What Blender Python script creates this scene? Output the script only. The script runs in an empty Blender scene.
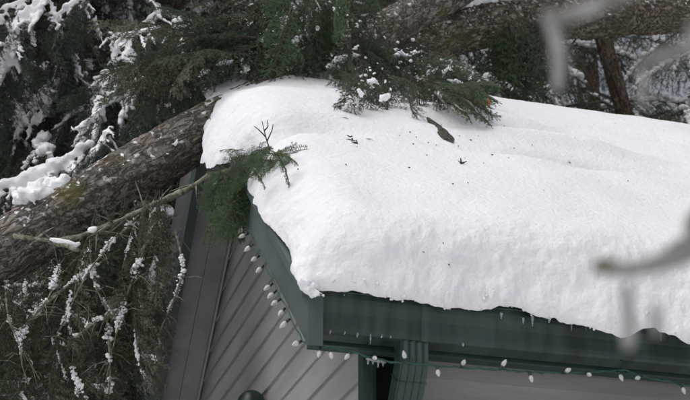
import bpy, math, random
import numpy as np
from math import sin, cos, pi, radians, sqrt
from mathutils import Vector, Matrix

# ------------------------------------------------------------------ camera
W0, H0, FPX = 690.0, 400.0, 1356.0
PITCH, YAW = radians(24.7), radians(16.2)
FW = np.array([sin(YAW)*cos(PITCH), cos(YAW)*cos(PITCH), sin(PITCH)])
RT = np.array([cos(YAW), -sin(YAW), 0.0])
UP = np.cross(RT, FW)
CAM = np.array([-0.9396, -3.4639, 1.6])
ZC = 2.8484                       # height of the gutter's lower edge
scene = bpy.context.scene
C = bpy.data.collections.new('scene'); scene.collection.children.link(C)
cd = bpy.data.cameras.new('camera'); cam = bpy.data.objects.new('camera', cd); C.objects.link(cam)
cam.matrix_world = Matrix((( RT[0], UP[0], -FW[0], CAM[0]), (RT[1], UP[1], -FW[1], CAM[1]),
                           (RT[2], UP[2], -FW[2], CAM[2]), (0, 0, 0, 1)))
cd.sensor_width = 36.0; cd.lens = 36.0*FPX/W0; cd.clip_end = 2000; cd.clip_start = 0.02
cd.dof.use_dof = True; cd.dof.focus_distance = 4.9; cd.dof.aperture_fstop = 8.0
scene.camera = cam

# ------------------------------------------------------------------ light
SUN_EL, SUN_AZ = radians(60), radians(-112)     # azimuth measured from +Y towards +X
w = bpy.data.worlds.new('World'); scene.world = w; w.use_nodes = True
nt = w.node_tree; nt.nodes.clear()
sky = nt.nodes.new('ShaderNodeTexSky'); sky.sky_type = 'NISHITA'; sky.sun_disc = False
sky.sun_elevation = SUN_EL; sky.sun_rotation = SUN_AZ; sky.dust_density = 5; sky.air_density = 1.0; sky.ozone_density = 1.0
hs = nt.nodes.new('ShaderNodeHueSaturation'); hs.inputs['Saturation'].default_value = 0.34
bg = nt.nodes.new('ShaderNodeBackground'); bg.inputs['Strength'].default_value = 0.15
ow = nt.nodes.new('ShaderNodeOutputWorld')
nt.links.new(sky.outputs[0], hs.inputs['Color']); nt.links.new(hs.outputs[0], bg.inputs[0]); nt.links.new(bg.outputs[0], ow.inputs[0])
sl = bpy.data.lights.new('sun', 'SUN'); sl.energy = 1.5; sl.angle = radians(80); sl.color = (1.0, 0.985, 0.975)
so = bpy.data.objects.new('sun', sl); C.objects.link(so)
sd = Vector((sin(SUN_AZ)*cos(SUN_EL), cos(SUN_AZ)*cos(SUN_EL), sin(SUN_EL)))
so.rotation_euler = sd.to_track_quat('Z', 'Y').to_euler(); so.location = (0, 0, 30)
scene.view_settings.view_transform = 'Standard'; scene.view_settings.look = 'None'
scene.view_settings.exposure = -0.33; scene.view_settings.gamma = 1.0
scene.view_settings.use_curve_mapping = False

# ------------------------------------------------------------------ helpers
rng = np.random.default_rng(7)

def P(px, py, depth):
    """world point at a photograph pixel and a distance along the view axis"""
    return CAM + depth*(FW + RT*(px-345.0)/FPX + UP*(200.0-py)/FPX)
def proj(p):
    q = np.asarray(p, float) - CAM; z = q @ FW
    return 345 + FPX*(q @ RT)/z, 200 - FPX*(q @ UP)/z, z
def on_plane(px, py, p0, n):
    d = FW + RT*(px-345.0)/FPX + UP*(200.0-py)/FPX
    return CAM + d*(np.dot(np.asarray(p0)-CAM, n)/np.dot(d, n))

def _hash(i, j, k, s):
    n = (i*374761393 + j*668265263 + k*2147483647 + s*974634777) & 0xffffffff
    n = ((n ^ (n >> 13))*1274126177) & 0xffffffff
    n = (n ^ (n >> 16)) & 0xffff
    return n/32767.5 - 1.0
def noise(p, seed=0):
    p = np.asarray(p, float); f = np.floor(p).astype(np.int64); t = p - f; t = t*t*(3-2*t)
    r = 0
    for a in (0, 1):
        for b in (0, 1):
            for c in (0, 1):
                wgt = (t[:, 0] if a else 1-t[:, 0])*(t[:, 1] if b else 1-t[:, 1])*(t[:, 2] if c else 1-t[:, 2])
                r = r + wgt*_hash(f[:, 0]+a, f[:, 1]+b, f[:, 2]+c, seed)
    return r
def fbm(p, octv=3, seed=0):
    r, a = 0, 1.0
    for o in range(octv):
        r = r + a*noise(p*(2.03**o)+o*17.3, seed+o); a *= 0.5
    return r

def load(mb, pts, rr, seed, m=0, dens=1.0, hang=0.0):
    """a crumbly load of snow along a path: many overlapping rough lumps"""
    r = np.random.default_rng(abs(int(seed))); pts = np.asarray(pts, float); seg = np.linalg.norm(np.diff(pts, axis=0), axis=1); cum = np.r_[0, np.cumsum(seg)]; n = max(4, int(dens*cum[-1]/(rr*.30)))
    for k in range(n):
        x = (k+r.uniform(-.4, .4))/n*cum[-1]; c = np.array([np.interp(x, cum, pts[:, j]) for j in range(3)]); e = sin(pi*min(max(.08+.84*k/n, 0), 1))**.5
        small = rr < .016; R_ = rr*e*(r.uniform(.2, 1.15) if small else r.uniform(.45, 1.05)); o = r.normal(0, .85 if small else .42, 3)*rr*e; o[2] = abs(o[2])*.5-hang*rr*r.random()
        V, F = blob(c+o, R_, int(r.integers(1e6)), 8 if rr > .02 else 6, .72, .38, 3.6); mb.add(V, F, m)
class MB:
    """collects triangles and quads with a material index"""
    def __init__(s): s.v = []; s.t = []; s.q = []; s.tm = []; s.qm = []; s.n = 0
    def add(s, V, F, m=0):
        V = np.asarray(V, float).reshape(-1, 3); F = np.asarray(F, np.int64)
        if F.ndim == 1: F = F[None]
        if len(F) == 0: return
        s.v.append(V)
        if F.shape[1] == 3: s.t.append(F+s.n); s.tm.append(np.full(len(F), m))
        else: s.q.append(F+s.n); s.qm.append(np.full(len(F), m))
        s.n += len(V)
    def mesh(s, name, mats, smooth=False):
        V = np.concatenate(s.v); T = np.concatenate(s.t) if s.t else np.zeros((0, 3), np.int64)
        Q = np.concatenate(s.q) if s.q else np.zeros((0, 4), np.int64)
        me = bpy.data.meshes.new(name)
        me.vertices.add(len(V)); me.vertices.foreach_set('co', V.astype(np.float32).ravel())
        nl = T.size+Q.size; me.loops.add(nl); me.polygons.add(len(T)+len(Q))
        me.loops.foreach_set('vertex_index', np.concatenate([T.ravel(), Q.ravel()]).astype(np.int32))
        ls = np.concatenate([np.arange(len(T))*3, T.size+np.arange(len(Q))*4]).astype(np.int32)
        me.polygons.foreach_set('loop_start', ls)
        mi = np.concatenate(s.tm+s.qm).astype(np.int32); me.polygons.foreach_set('material_index', mi)
        me.polygons.foreach_set('use_smooth', np.full(len(T)+len(Q), smooth))
        for m in mats: me.materials.append(m)
        if getattr(s, 'bark', None) is not None:
            at = me.attributes.new('bark_co', 'FLOAT_VECTOR', 'POINT'); at.data.foreach_set('vector', s.bark.astype(np.float32).ravel())
        me.update(calc_edges=True)
        return me
    def build(s, name, mats, parent=None, smooth=False):
        if not isinstance(mats, (list, tuple)): mats = [mats]
        return obj(name, s.mesh(name, mats, smooth), parent)
def obj(name, me, parent=None):
    o = bpy.data.objects.new(name, me); C.objects.link(o)
    if parent is not None: o.parent = parent
    return o
def tag(o, label=None, cat=None, group=None, kind=None):
    if label: o['label'] = label
    if cat: o['category'] = cat
    if group: o['group'] = group
    if kind: o['kind'] = kind
    return o
def empty(name, loc=(0, 0, 0)):
    o = bpy.data.objects.new(name, None); C.objects.link(o); o.location = loc; o.empty_display_size = 0.1
    return o
def box(mb, lo, hi, m=0):
    x0, y0, z0 = lo; x1, y1, z1 = hi
    V = [(x0,y0,z0),(x1,y0,z0),(x1,y1,z0),(x0,y1,z0),(x0,y0,z1),(x1,y0,z1),(x1,y1,z1),(x0,y1,z1)]
    mb.add(V, [(0,3,2,1),(4,5,6,7),(0,1,5,4),(1,2,6,5),(2,3,7,6),(3,0,4,7)], m)
def hexa(mb, V8, m=0):
    mb.add(V8, [(0,3,2,1),(4,5,6,7),(0,1,5,4),(1,2,6,5),(2,3,7,6),(3,0,4,7)], m)
def tube(pts, rad, ns=8, cap=True, squash=1.0, uphint=(0, 0, 1)):
    pts = np.asarray(pts, float); n = len(pts); rad = np.broadcast_to(np.asarray(rad, float), (n,))
    T = np.gradient(pts, axis=0); T /= np.linalg.norm(T, axis=1)[:, None]+1e-9
    a = np.asarray(uphint, float)
    if abs(T.mean(0) @ a) > 0.9*np.linalg.norm(T.mean(0)): a = np.array([1.0, 0.13, 0.0])
    S = np.cross(T, a); S /= np.linalg.norm(S, axis=1)[:, None]+1e-9
    N = np.cross(S, T)
    th = np.linspace(0, 2*pi, ns, endpoint=False)
    V = pts[:, None]+rad[:, None, None]*(np.cos(th)[None, :, None]*S[:, None]+squash*np.sin(th)[None, :, None]*N[:, None])
    V = V.reshape(-1, 3)
    i = np.arange(n-1)[:, None]*ns; j = np.arange(ns)[None]; k = (j+1) % ns
    F = np.stack([i+j, i+ns+j, i+ns+k, i+k], -1).reshape(-1, 4)
    if cap:
        V = np.concatenate([V, pts[:1], pts[-1:]])
        c0, c1 = n*ns, n*ns+1
        jj = np.arange(ns); kk = (jj+1) % ns
        e = np.stack([np.full(ns, c0), jj, kk, np.full(ns, c0)], -1)[:, :3]
        g = np.stack([np.full(ns, c1), (n-1)*ns+kk, (n-1)*ns+jj], -1)
        return V, F, np.concatenate([e, g])
    return V, F, np.zeros((0, 3), np.int64)
def add_tube(mb, pts, rad, ns=8, m=0, squash=1.0, jitter=0, seed=0, nscale=20.0):
    V, F, T = tube(pts, rad, ns, True, squash)
    if jitter:
        c = np.repeat(np.asarray(pts, float), ns, axis=0)
        d = V[:len(c)]-c
        V[:len(c)] = c+d*(1+jitter*fbm(V[:len(c)]*nscale, 2, seed))[:, None]
    base = mb.n; mb.add(V, F, m)
    if len(T): mb.t.append(T+base); mb.tm.append(np.full(len(T), m))
def smooth_path(pts, n):
    pts = np.asarray(pts, float); k = len(pts)
    d = np.r_[0, np.cumsum(np.linalg.norm(np.diff(pts, axis=0), axis=1))]; t = np.linspace(0, d[-1], n)
    # Catmull-Rom through the points
    out = []
    for x in t:
        i = min(max(np.searchsorted(d, x, 'right')-1, 0), k-2); u = (x-d[i])/(d[i+1]-d[i]+1e-12)
        p0, p1, p2, p3 = pts[max(i-1, 0)], pts[i], pts[i+1], pts[min(i+2, k-1)]
        out.append(0.5*((2*p1)+(-p0+p2)*u+(2*p0-5*p1+4*p2-p3)*u*u+(-p0+3*p1-3*p2+p3)*u**3))
    return np.array(out)
def blob(c, r, seed, sub=10, flat=0.7, amp=0.25, ns=3.0):
    """a lumpy flattened ball"""
    n = sub; th = np.linspace(0, pi, n)[:, None]; ph = np.linspace(0, 2*pi, 2*n, endpoint=False)[None]
    D = np.stack([np.sin(th)*np.cos(ph), np.sin(th)*np.sin(ph), np.cos(th)+0*ph], -1).reshape(-1, 3)
    R = 1+amp*fbm(D*ns*0.6+seed*3.7, 2, seed)
    V = np.asarray(c)+D*R[:, None]*np.asarray(r)*np.array([1, 1, flat])
    m = 2*n; i = np.arange(n-1)[:, None]*m; j = np.arange(m)[None]; k = (j+1) % m
    F = np.stack([i+j, i+m+j, i+m+k, i+k], -1).reshape(-1, 4)
    return V, F

def merge(o, voxel, it=4, fac=.5):
    """fuse overlapping lumps into one soft drift"""
    m = o.modifiers.new('fuse', 'REMESH'); m.mode = 'VOXEL'; m.voxel_size = voxel; m.use_smooth_shade = True
    q = o.modifiers.new('soften', 'SMOOTH'); q.iterations = it; q.factor = fac
    return o
# ------------------------------------------------------------------ materials
def mat(name, col, rough=0.6, var=0.15, vscale=8.0, bump=0.0, bscale=60.0, metal=0.0, coat=0.0, spec=0.5, stretch=(1, 1, 1), col2=None, det=6, trans=0.0, coord='Object', bdist=0.01):
    m = bpy.data.materials.new(name); m.use_nodes = True; n = m.node_tree.nodes; l = m.node_tree.links
    b = n['Principled BSDF']; b.inputs['Roughness'].default_value = rough; b.inputs['Metallic'].default_value = metal
    b.inputs['Specular IOR Level'].default_value = spec; b.inputs['Coat Weight'].default_value = coat
    b.inputs['Transmission Weight'].default_value = trans
    tc = n.new('ShaderNodeTexCoord'); mp = n.new('ShaderNodeMapping'); mp.inputs['Scale'].default_value = stretch
    l.new(tc.outputs[coord], mp.inputs[0])
    nz = n.new('ShaderNodeTexNoise'); nz.inputs['Scale'].default_value = vscale; nz.inputs['Detail'].default_value = det
    l.new(mp.outputs[0], nz.inputs['Vector'])
    mx = n.new('ShaderNodeMix'); mx.data_type = 'RGBA'
    c = np.array(col); c2 = np.array(col2) if col2 is not None else None
    A = tuple(np.clip(c*(1-var), 0, 1))+(1,); B = tuple(np.clip(c2 if c2 is not None else c*(1+var), 0, 1))+(1,)
    mx.inputs['A'].default_value = A; mx.inputs['B'].default_value = B
    cr = n.new('ShaderNodeMapRange'); cr.inputs['From Min'].default_value = 0.35; cr.inputs['From Max'].default_value = 0.65
    l.new(nz.outputs['Fac'], cr.inputs['Value']); l.new(cr.outputs[0], mx.inputs['Factor'])
    l.new(mx.outputs['Result'], b.inputs['Base Color'])
    if bump:
        bz = n.new('ShaderNodeTexNoise'); bz.inputs['Scale'].default_value = bscale; bz.inputs['Detail'].default_value = 5
        l.new(mp.outputs[0], bz.inputs['Vector'])
        bp = n.new('ShaderNodeBump'); bp.inputs['Strength'].default_value = bump; bp.inputs['Distance'].default_value = bdist
        l.new(bz.outputs['Fac'], bp.inputs['Height']); l.new(bp.outputs[0], b.inputs['Normal'])
    return m
def leaf_mat(name, cols, trans=0.28, rough=0.55, scale=6.0):
    """foliage: colour varies from clump to clump and from needle to needle"""
    m = bpy.data.materials.new(name); m.use_nodes = True; n = m.node_tree.nodes; l = m.node_tree.links
    b = n['Principled BSDF']; b.inputs['Roughness'].default_value = rough; b.inputs['Specular IOR Level'].default_value = 0.35
    tc = n.new('ShaderNodeTexCoord'); nz = n.new('ShaderNodeTexNoise'); nz.inputs['Scale'].default_value = scale; nz.inputs['Detail'].default_value = 3
    l.new(tc.outputs['Object'], nz.inputs['Vector'])
    ge = n.new('ShaderNodeNewGeometry'); oi = n.new('ShaderNodeObjectInfo')
    ad = n.new('ShaderNodeMath'); ad.operation = 'MULTIPLY_ADD'; ad.inputs[1].default_value = 0.30
    l.new(ge.outputs['Random Per Island'], ad.inputs[0]); l.new(nz.outputs['Fac'], ad.inputs[2])
    a2 = n.new('ShaderNodeMath'); a2.operation = 'MULTIPLY_ADD'; a2.inputs[1].default_value = 0.25
    l.new(oi.outputs['Random'], a2.inputs[0]); l.new(ad.outputs[0], a2.inputs[2])
    cr = n.new('ShaderNodeValToRGB'); e = cr.color_ramp.elements
    e[0].position = 0.35; e[1].position = 1.05 if False else 1.0
    e[0].color = tuple(cols[0])+(1,); e[1].color = tuple(cols[-1])+(1,)
    for k, c in enumerate(cols[1:-1]):
        q = e.new(0.35+0.65*(k+1)/(len(cols)-1)); q.color = tuple(c)+(1,)
    l.new(a2.outputs[0], cr.inputs[0]); l.new(cr.outputs[0], b.inputs['Base Color'])
    tr = n.new('ShaderNodeBsdfTranslucent'); l.new(cr.outputs[0], tr.inputs[0])
    ms = n.new('ShaderNodeMixShader'); ms.inputs[0].default_value = trans
    l.new(b.outputs[0], ms.inputs[1]); l.new(tr.outputs[0], ms.inputs[2]); l.new(ms.outputs[0], n['Material Output'].inputs['Surface'])
    return m
def snow_mat(name, col=(0.775, 0.775, 0.80), bump=0.5, scale=140.0, dist=0.004):
    m = bpy.data.materials.new(name); m.use_nodes = True; n = m.node_tree.nodes; l = m.node_tree.links
    b = n['Principled BSDF']; b.inputs['Base Color'].default_value = tuple(col)+(1,); b.inputs['Roughness'].default_value = 0.75
    b.inputs['Specular IOR Level'].default_value = 0.25
    b.inputs['Subsurface Weight'].default_value = 0.35; b.inputs['Subsurface Radius'].default_value = (0.02, 0.022, 0.026); b.inputs['Subsurface Scale'].default_value = 1.0
    tc = n.new('ShaderNodeTexCoord')
    z1 = n.new('ShaderNodeTexNoise'); z1.inputs['Scale'].default_value = scale; z1.inputs['Detail'].default_value = 4; z1.inputs['Roughness'].default_value = 0.7
    z2 = n.new('ShaderNodeTexVoronoi'); z2.inputs['Scale'].default_value = scale*0.6
    l.new(tc.outputs['Object'], z1.inputs['Vector']); l.new(tc.outputs['Object'], z2.inputs['Vector'])
    ad = n.new('ShaderNodeMath'); ad.operation = 'MULTIPLY_ADD'; ad.inputs[1].default_value = -0.5
    l.new(z2.outputs['Distance'], ad.inputs[0]); l.new(z1.outputs['Fac'], ad.inputs[2])
    bp = n.new('ShaderNodeBump'); bp.inputs['Strength'].default_value = bump; bp.inputs['Distance'].default_value = dist
    l.new(ad.outputs[0], bp.inputs['Height']); l.new(bp.outputs[0], b.inputs['Normal'])
    return m
def bark_mat(name, c1, c2, c3, moss=(0.10, 0.10, 0.03), lichen=0.5, snow=0.0):
    """bark: plates with dark furrows, lichen and moss spots"""
    m = bpy.data.materials.new(name); m.use_nodes = True; n = m.node_tree.nodes; l = m.node_tree.links
    b = n['Principled BSDF']; b.inputs['Roughness'].default_value = 0.85; b.inputs['Specular IOR Level'].default_value = 0.2
    tc = n.new('ShaderNodeTexCoord'); at = n.new('ShaderNodeAttribute'); at.attribute_name = 'bark_co'
    mp = n.new('ShaderNodeMapping'); mp.inputs['Scale'].default_value = (1, 1, 0.42); l.new(at.outputs['Vector'], mp.inputs[0])
    nz = n.new('ShaderNodeTexNoise'); nz.inputs['Scale'].default_value = 60; nz.inputs['Detail'].default_value = 8; nz.inputs['Roughness'].default_value = 0.75; nz.inputs['Distortion'].default_value = 0.6
    l.new(mp.outputs[0], nz.inputs['Vector'])
    rg = n.new('ShaderNodeTexNoise'); rg.inputs['Scale'].default_value = 30; rg.inputs['Detail'].default_value = 5; rg.inputs['Roughness'].default_value = 0.65; rg.inputs['Distortion'].default_value = 0.8
    l.new(mp.outputs[0], rg.inputs['Vector'])
    s1 = n.new('ShaderNodeMath'); s1.operation = 'SUBTRACT'; s1.inputs[1].default_value = 0.5; l.new(rg.outputs['Fac'], s1.inputs[0])
    vo = n.new('ShaderNodeMath'); vo.operation = 'ABSOLUTE'; l.new(s1.outputs[0], vo.inputs[0])
    cr = n.new('ShaderNodeValToRGB'); e = cr.color_ramp.elements
    e[0].position = 0.3; e[0].color = tuple(c1)+(1,); e[1].position = 0.72; e[1].color = tuple(c3)+(1,); q = e.new(0.5); q.color = tuple(c2)+(1,)
    l.new(nz.outputs['Fac'], cr.inputs[0])
    fr = n.new('ShaderNodeMapRange'); fr.inputs['From Max'].default_value = 0.07; fr.inputs['To Min'].default_value = 0.38; l.new(vo.outputs[0], fr.inputs['Value'])
    mu = n.new('ShaderNodeMix'); mu.data_type = 'RGBA'; mu.blend_type = 'MULTIPLY'; mu.inputs['Factor'].default_value = 1.0
    l.new(cr.outputs[0], mu.inputs['A']); l.new(fr.outputs[0], mu.inputs['B'])
    last = mu.outputs['Result']
    gn = n.new('ShaderNodeNewGeometry'); sx = n.new('ShaderNodeSeparateXYZ'); l.new(gn.outputs['Normal'], sx.inputs[0])
    uf = n.new('ShaderNodeMapRange'); uf.inputs['From Min'].default_value = -0.35; uf.inputs['From Max'].default_value = 0.45; l.new(sx.outputs['Z'], uf.inputs['Value'])
    def overlay(col, sc, lo, hi, amt, last, det=4, upw=False):
        z = n.new('ShaderNodeTexNoise'); z.inputs['Scale'].default_value = sc; z.inputs['Detail'].default_value = det; l.new(tc.outputs['Object'], z.inputs['Vector'])
        r = n.new('ShaderNodeMapRange'); r.inputs['From Min'].default_value = lo; r.inputs['From Max'].default_value = hi; r.inputs['To Max'].default_value = amt
        l.new(z.outputs['Fac'], r.inputs['Value'])
        if upw:
            y = n.new('ShaderNodeMath'); y.operation = 'MULTIPLY'; l.new(r.outputs[0], y.inputs[0]); l.new(uf.outputs[0], y.inputs[1]); r = y
        x = n.new('ShaderNodeMix'); x.data_type = 'RGBA'; l.new(r.outputs[0], x.inputs['Factor']); l.new(last, x.inputs['A']); x.inputs['B'].default_value = tuple(col)+(1,)
        return x.outputs['Result']
    last = overlay((0.30, 0.32, 0.29), 55, 0.60, 0.68, lichen, last)
    last = overlay(moss, 5, 0.58, 0.72, 0.7, last)
    if snow: last = overlay((0.8, 0.8, 0.82), 30, 0.59, 0.65, snow, last, 10, True)
    l.new(last, b.inputs['Base Color'])
    hm = n.new('ShaderNodeMath'); hm.operation = 'MULTIPLY_ADD'; hm.inputs[1].default_value = 0.5; l.new(nz.outputs['Fac'], hm.inputs[0]); l.new(fr.outputs[0], hm.inputs[2])
    bp = n.new('ShaderNodeBump'); bp.inputs['Strength'].default_value = 1.0; bp.inputs['Distance'].default_value = 0.010
    l.new(hm.outputs[0], bp.inputs['Height']); l.new(bp.outputs[0], b.inputs['Normal'])
    return m

M = {}
M['snow'] = snow_mat('snow_packed', bump=0.8, scale=110, dist=0.006)
M['snow_soft'] = snow_mat('snow_soft', (0.80, 0.80, 0.82), 0.5, 60, 0.008)
M['ground'] = snow_mat('snow_ground', (0.82, 0.83, 0.85), 0.5, 8, 0.05)
M['green'] = mat('green_paint', (0.015, 0.037, 0.031), 0.42, 0.22, 9, 0.15, 160, coat=0.1, bdist=0.002)
M['green_board'] = mat('green_board_paint', (0.055, 0.074, 0.074), 0.6, 0.18, 14, 0.35, 60, stretch=(1, .25, .25), bdist=0.004)
M['gutter'] = mat('gutter_paint', (0.011, 0.027, 0.022), 0.5, 0.35, 22, 0.12, 120, stretch=(1, .12, .12), col2=(0.026, 0.052, 0.045), det=9, bdist=0.002)
M['siding'] = mat('grey_siding', (0.262, 0.258, 0.258), 0.7, 0.16, 5, 0.4, 90, stretch=(.3, .3, 1.6), bdist=0.003, det=10)
M['panel'] = mat('grey_panel', (0.275, 0.27, 0.27), 0.75, 0.12, 9, 0.35, 120, bdist=0.003)
M['trim'] = mat('grey_trim', (0.34, 0.33, 0.335), 0.65, 0.1, 12, 0.2, 80, bdist=0.003)
M['soffit'] = mat('soffit_green', (0.020, 0.040, 0.037), 0.7, 0.15, 12, 0.2, 60)
M['shingle'] = mat('asphalt_shingle', (0.06, 0.06, 0.06), 0.9, 0.25, 30, 0.5, 90)
M['glass'] = mat('dark_glass', (0.008, 0.009, 0.010), 0.35, 0.1, 3, spec=0.12)
M['cable'] = mat('green_cable', (0.012, 0.060, 0.045), 0.5, 0.2, 30)
M['socket'] = mat('socket_plastic', (0.012, 0.028, 0.024), 0.4, 0.2, 50)
M['bulb'] = mat('clear_bulb', (0.86, 0.86, 0.86), 0.12, 0.05, 30, 0.4, 400, trans=0.55, bdist=0.001)
M['ice'] = mat('ice', (0.85, 0.88, 0.9), 0.06, 0.03, 30, 0.3, 120, trans=0.9, bdist=0.002)
M['bark'] = bark_mat('fir_bark', (0.065, 0.055, 0.047), (0.18, 0.155, 0.135), (0.36, 0.33, 0.30), (0.13, 0.115, 0.03), 0.55, 0.9)
M['bark_moss'] = bark_mat('mossy_bark', (0.060, 0.048, 0.036), (0.165, 0.132, 0.098), (0.34, 0.29, 0.23), (0.075, 0.085, 0.025), 0.75, 0.9)
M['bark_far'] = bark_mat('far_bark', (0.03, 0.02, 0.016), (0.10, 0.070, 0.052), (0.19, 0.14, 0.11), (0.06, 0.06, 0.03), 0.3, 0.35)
M['twig'] = mat('twig_bark', (0.055, 0.042, 0.030), 0.85, 0.3, 40, 0.4, 120)
M['lichen_twig'] = mat('lichen_bark', (0.10, 0.095, 0.055), 0.9, 0.4, 45, 0.8, 90, col2=(0.26, 0.27, 0.20))
M['moss_limb'] = mat('moss_limb', (0.055, 0.050, 0.028), 0.9, 0.4, 60, 1.0, 80, col2=(0.13, 0.135, 0.07))
M['wood_cut'] = mat('fresh_cut_wood', (0.33, 0.13, 0.06), 0.7, 0.2, 60, 0.3, 120)
M['deadwood'] = mat('dark_dead_wood', (0.022, 0.019, 0.016), 0.85, 0.4, 90, 1.0, 120, col2=(0.085, 0.072, 0.06))
M['frost_twig'] = mat('frosted_twig', (0.13, 0.12, 0.105), 0.7, 0.3, 60, 0.4, 150, col2=(0.30, 0.295, 0.28))
M['frost'] = mat('frost_rime', (0.30, 0.295, 0.29), 0.6, 0.25, 90, 0.5, 200)
M['bud'] = mat('olive_bud', (0.12, 0.11, 0.075), 0.7, 0.3, 60)
M['fir'] = leaf_mat('fir_needles', [(0.028, 0.048, 0.032), (0.056, 0.088, 0.056), (0.088, 0.122, 0.074), (0.15, 0.18, 0.12)])
M['fir_bright'] = leaf_mat('fresh_fir_needles', [(0.028, 0.06, 0.03), (0.055, 0.11, 0.05), (0.09, 0.155, 0.07), (0.15, 0.21, 0.11)])
M['hang'] = leaf_mat('olive_needles', [(0.026, 0.038, 0.024), (0.058, 0.072, 0.042), (0.11, 0.12, 0.07), (0.22, 0.22, 0.16)])
M['cedar'] = leaf_mat('dark_evergreen', [(0.024, 0.035, 0.028), (0.046, 0.063, 0.048), (0.076, 0.098, 0.074), (0.13, 0.15, 0.12)], scale=1.5)
M['cedar_green'] = leaf_mat('green_evergreen', [(0.022, 0.036, 0.026), (0.046, 0.068, 0.046), (0.075, 0.10, 0.068), (0.12, 0.15, 0.105)], scale=1.5)

# ------------------------------------------------------------------ ground
mb = MB()
g = np.linspace(-1, 1, 121); gx, gy = np.meshgrid(np.sign(g)*np.abs(g)**2.2*600, np.sign(g)*np.abs(g)**2.2*600)
gp = np.stack([gx.ravel(), gy.ravel(), 0*gx.ravel()], -1)
gp[:, 2] = 0.10*fbm(gp*0.35, 3, 5)*np.clip((np.hypot(gp[:, 0]-1.5, gp[:, 1]-1.9)-3.2)/3, 0, 1) - 0.02
n = 121; i = np.arange(n-1)[:, None]*n+np.arange(n-1)[None]
mb.add(gp, np.stack([i, i+1, i+n+1, i+n], -1).reshape(-1, 4))
tag(mb.build('ground', M['ground'], smooth=True), 'snow covered ground around the house', None, None, 'structure')

# ------------------------------------------------------------------ house
ALPHA = radians(40); TA = math.tan(ALPHA); CA, SA = cos(ALPHA), sin(ALPHA)
RL = 2.45                                     # length of the roof slope
XE = 4.6                                      # right end of the house
ZE = ZC + 0.145                               # top of roof deck at the eave, y = 0.02
Y0 = 0.02; YP = Y0 + RL*CA; ZP = ZE + RL*SA   # peak
YB = 2*YP - Y0                                # rear eave
XW, YW = 0.190, 0.20                           # wall planes
def roof_z(y): return ZE + TA*(YP-Y0-abs(y-YP))
house = empty('house', (0, 0, 0))
tag(house, 'small grey gabled house with dark green trim, gutter and downspout', 'house')

# gable wall core and front wall core (behind the boards)
mb = MB()
zt = lambda y: roof_z(y)-0.06
prof = [(YW+.021, 0.0), (2*YP-YW, 0.0), (2*YP-YW, zt(2*YP-YW)), (YP, zt(YP)), (YW+.021, zt(YW+.021))]
V = [(XW+0.02, y, z) for y, z in prof]+[(XW+0.10, y, z) for y, z in prof]
mb.add(V, [[4, 3, 2], [4, 2, 1], [4, 1, 0]]); mb.add(V, [[9, 7, 8], [9, 6, 7], [9, 5, 6]])
mb.add(V, [[k, (k+1) % 5, 5+(k+1) % 5, 5+k] for k in range(5)])
mb.build('gable_wall', M['panel'], house)
mb = MB(); box(mb, (XW+0.101, YW+0.02, 0), (XE-0.15, YW+0.10, zt(YW)+0.03)); mb.build('front_wall', M['panel'], house)
mb = MB(); box(mb, (XE-0.25, YW+0.101, 0), (XE-0.151, 2*YP-YW, ZE+0.1)); box(mb, (XW+.101, 2*YP-YW-.1, 0), (XE-.26, 2*YP-YW, ZE+.1)); mb.build('rear_wall', M['panel'], house)

def trim_y(z): return YP+(ZP-0.075-z)/TA          # where the wall meets the rear slope's soffit
# lap siding on the gable: one board per course
CH = 0.112
rs = random.Random(3)
zs = [ZC-0.045+CH*k for k in range(-26, 20)]
def gable_front_y(z):                        # where the wall meets the front slope's underside
    return max(YW, Y0+(z-ZE+0.07)/TA)
for z0 in zs:
    z1 = z0+CH+0.012
    if z0 < 0.02: continue
    a0, a1 = gable_front_y(z0), gable_front_y(z1)
    b0, b1 = trim_y(z0), trim_y(z1)
    b0 = min(b0, 2*YP-YW); b1 = min(b1, 2*YP-YW)
    if b0-a0 < 0.05: continue
    b1 = max(b1, a1+0.005)
    j = rs.uniform(-.001, .001)
    mb = MB()   # thick lower edge, thin upper edge
    hexa(mb, [(XW+0.000+j, a0, z0), (XW+0.000+j, b0, z0), (XW+0.019, b0, z0), (XW+0.019, a0, z0),
              (XW+0.010+j, a1, z1), (XW+0.010+j, b1, z1), (XW+0.019, b1, z1), (XW+0.019, a1, z1)])
    mb.build('siding_board', M['siding'], house)
mb = MB(); tw = 0.045                       # frieze board along the rear slope
za, zb = trim_y(0), 0
ya, yb = YP+0.02, 2*YP-YW
hexa(mb, [(XW-0.012, ya, roof_z(ya)-.07-tw), (XW-0.012, yb, roof_z(yb)-.07-tw), (XW-0.0015, yb, roof_z(yb)-.07-tw), (XW-0.0015, ya, roof_z(ya)-.07-tw),
          (XW-0.012, ya, roof_z(ya)-.07), (XW-0.012, yb, roof_z(yb)-.07), (XW-0.0015, yb, roof_z(yb)-.07), (XW-0.0015, ya, roof_z(ya)-.07)])
mb.build('frieze_board', M['trim'], house)
for ya, yb in ((Y0+.1, YP-.002), (YP+.002, YB-.02)):     # grey soffit boards under the rake overhang
    for xa, xb in ((0.0, XW*.5-.001), (XW*.5+.001, XW+.015)):
        mb = MB(); hexa(mb, [(xa, ya, roof_z(ya)-.068), (xb, ya, roof_z(ya)-.068), (xb, yb, roof_z(yb)-.068), (xa, yb, roof_z(yb)-.068),
                             (xa, ya, roof_z(ya)-.056), (xb, ya, roof_z(ya)-.056), (xb, yb, roof_z(yb)-.056), (xa, yb, roof_z(yb)-.056)])
        mb.build('soffit_board', M['panel'], house)

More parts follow.
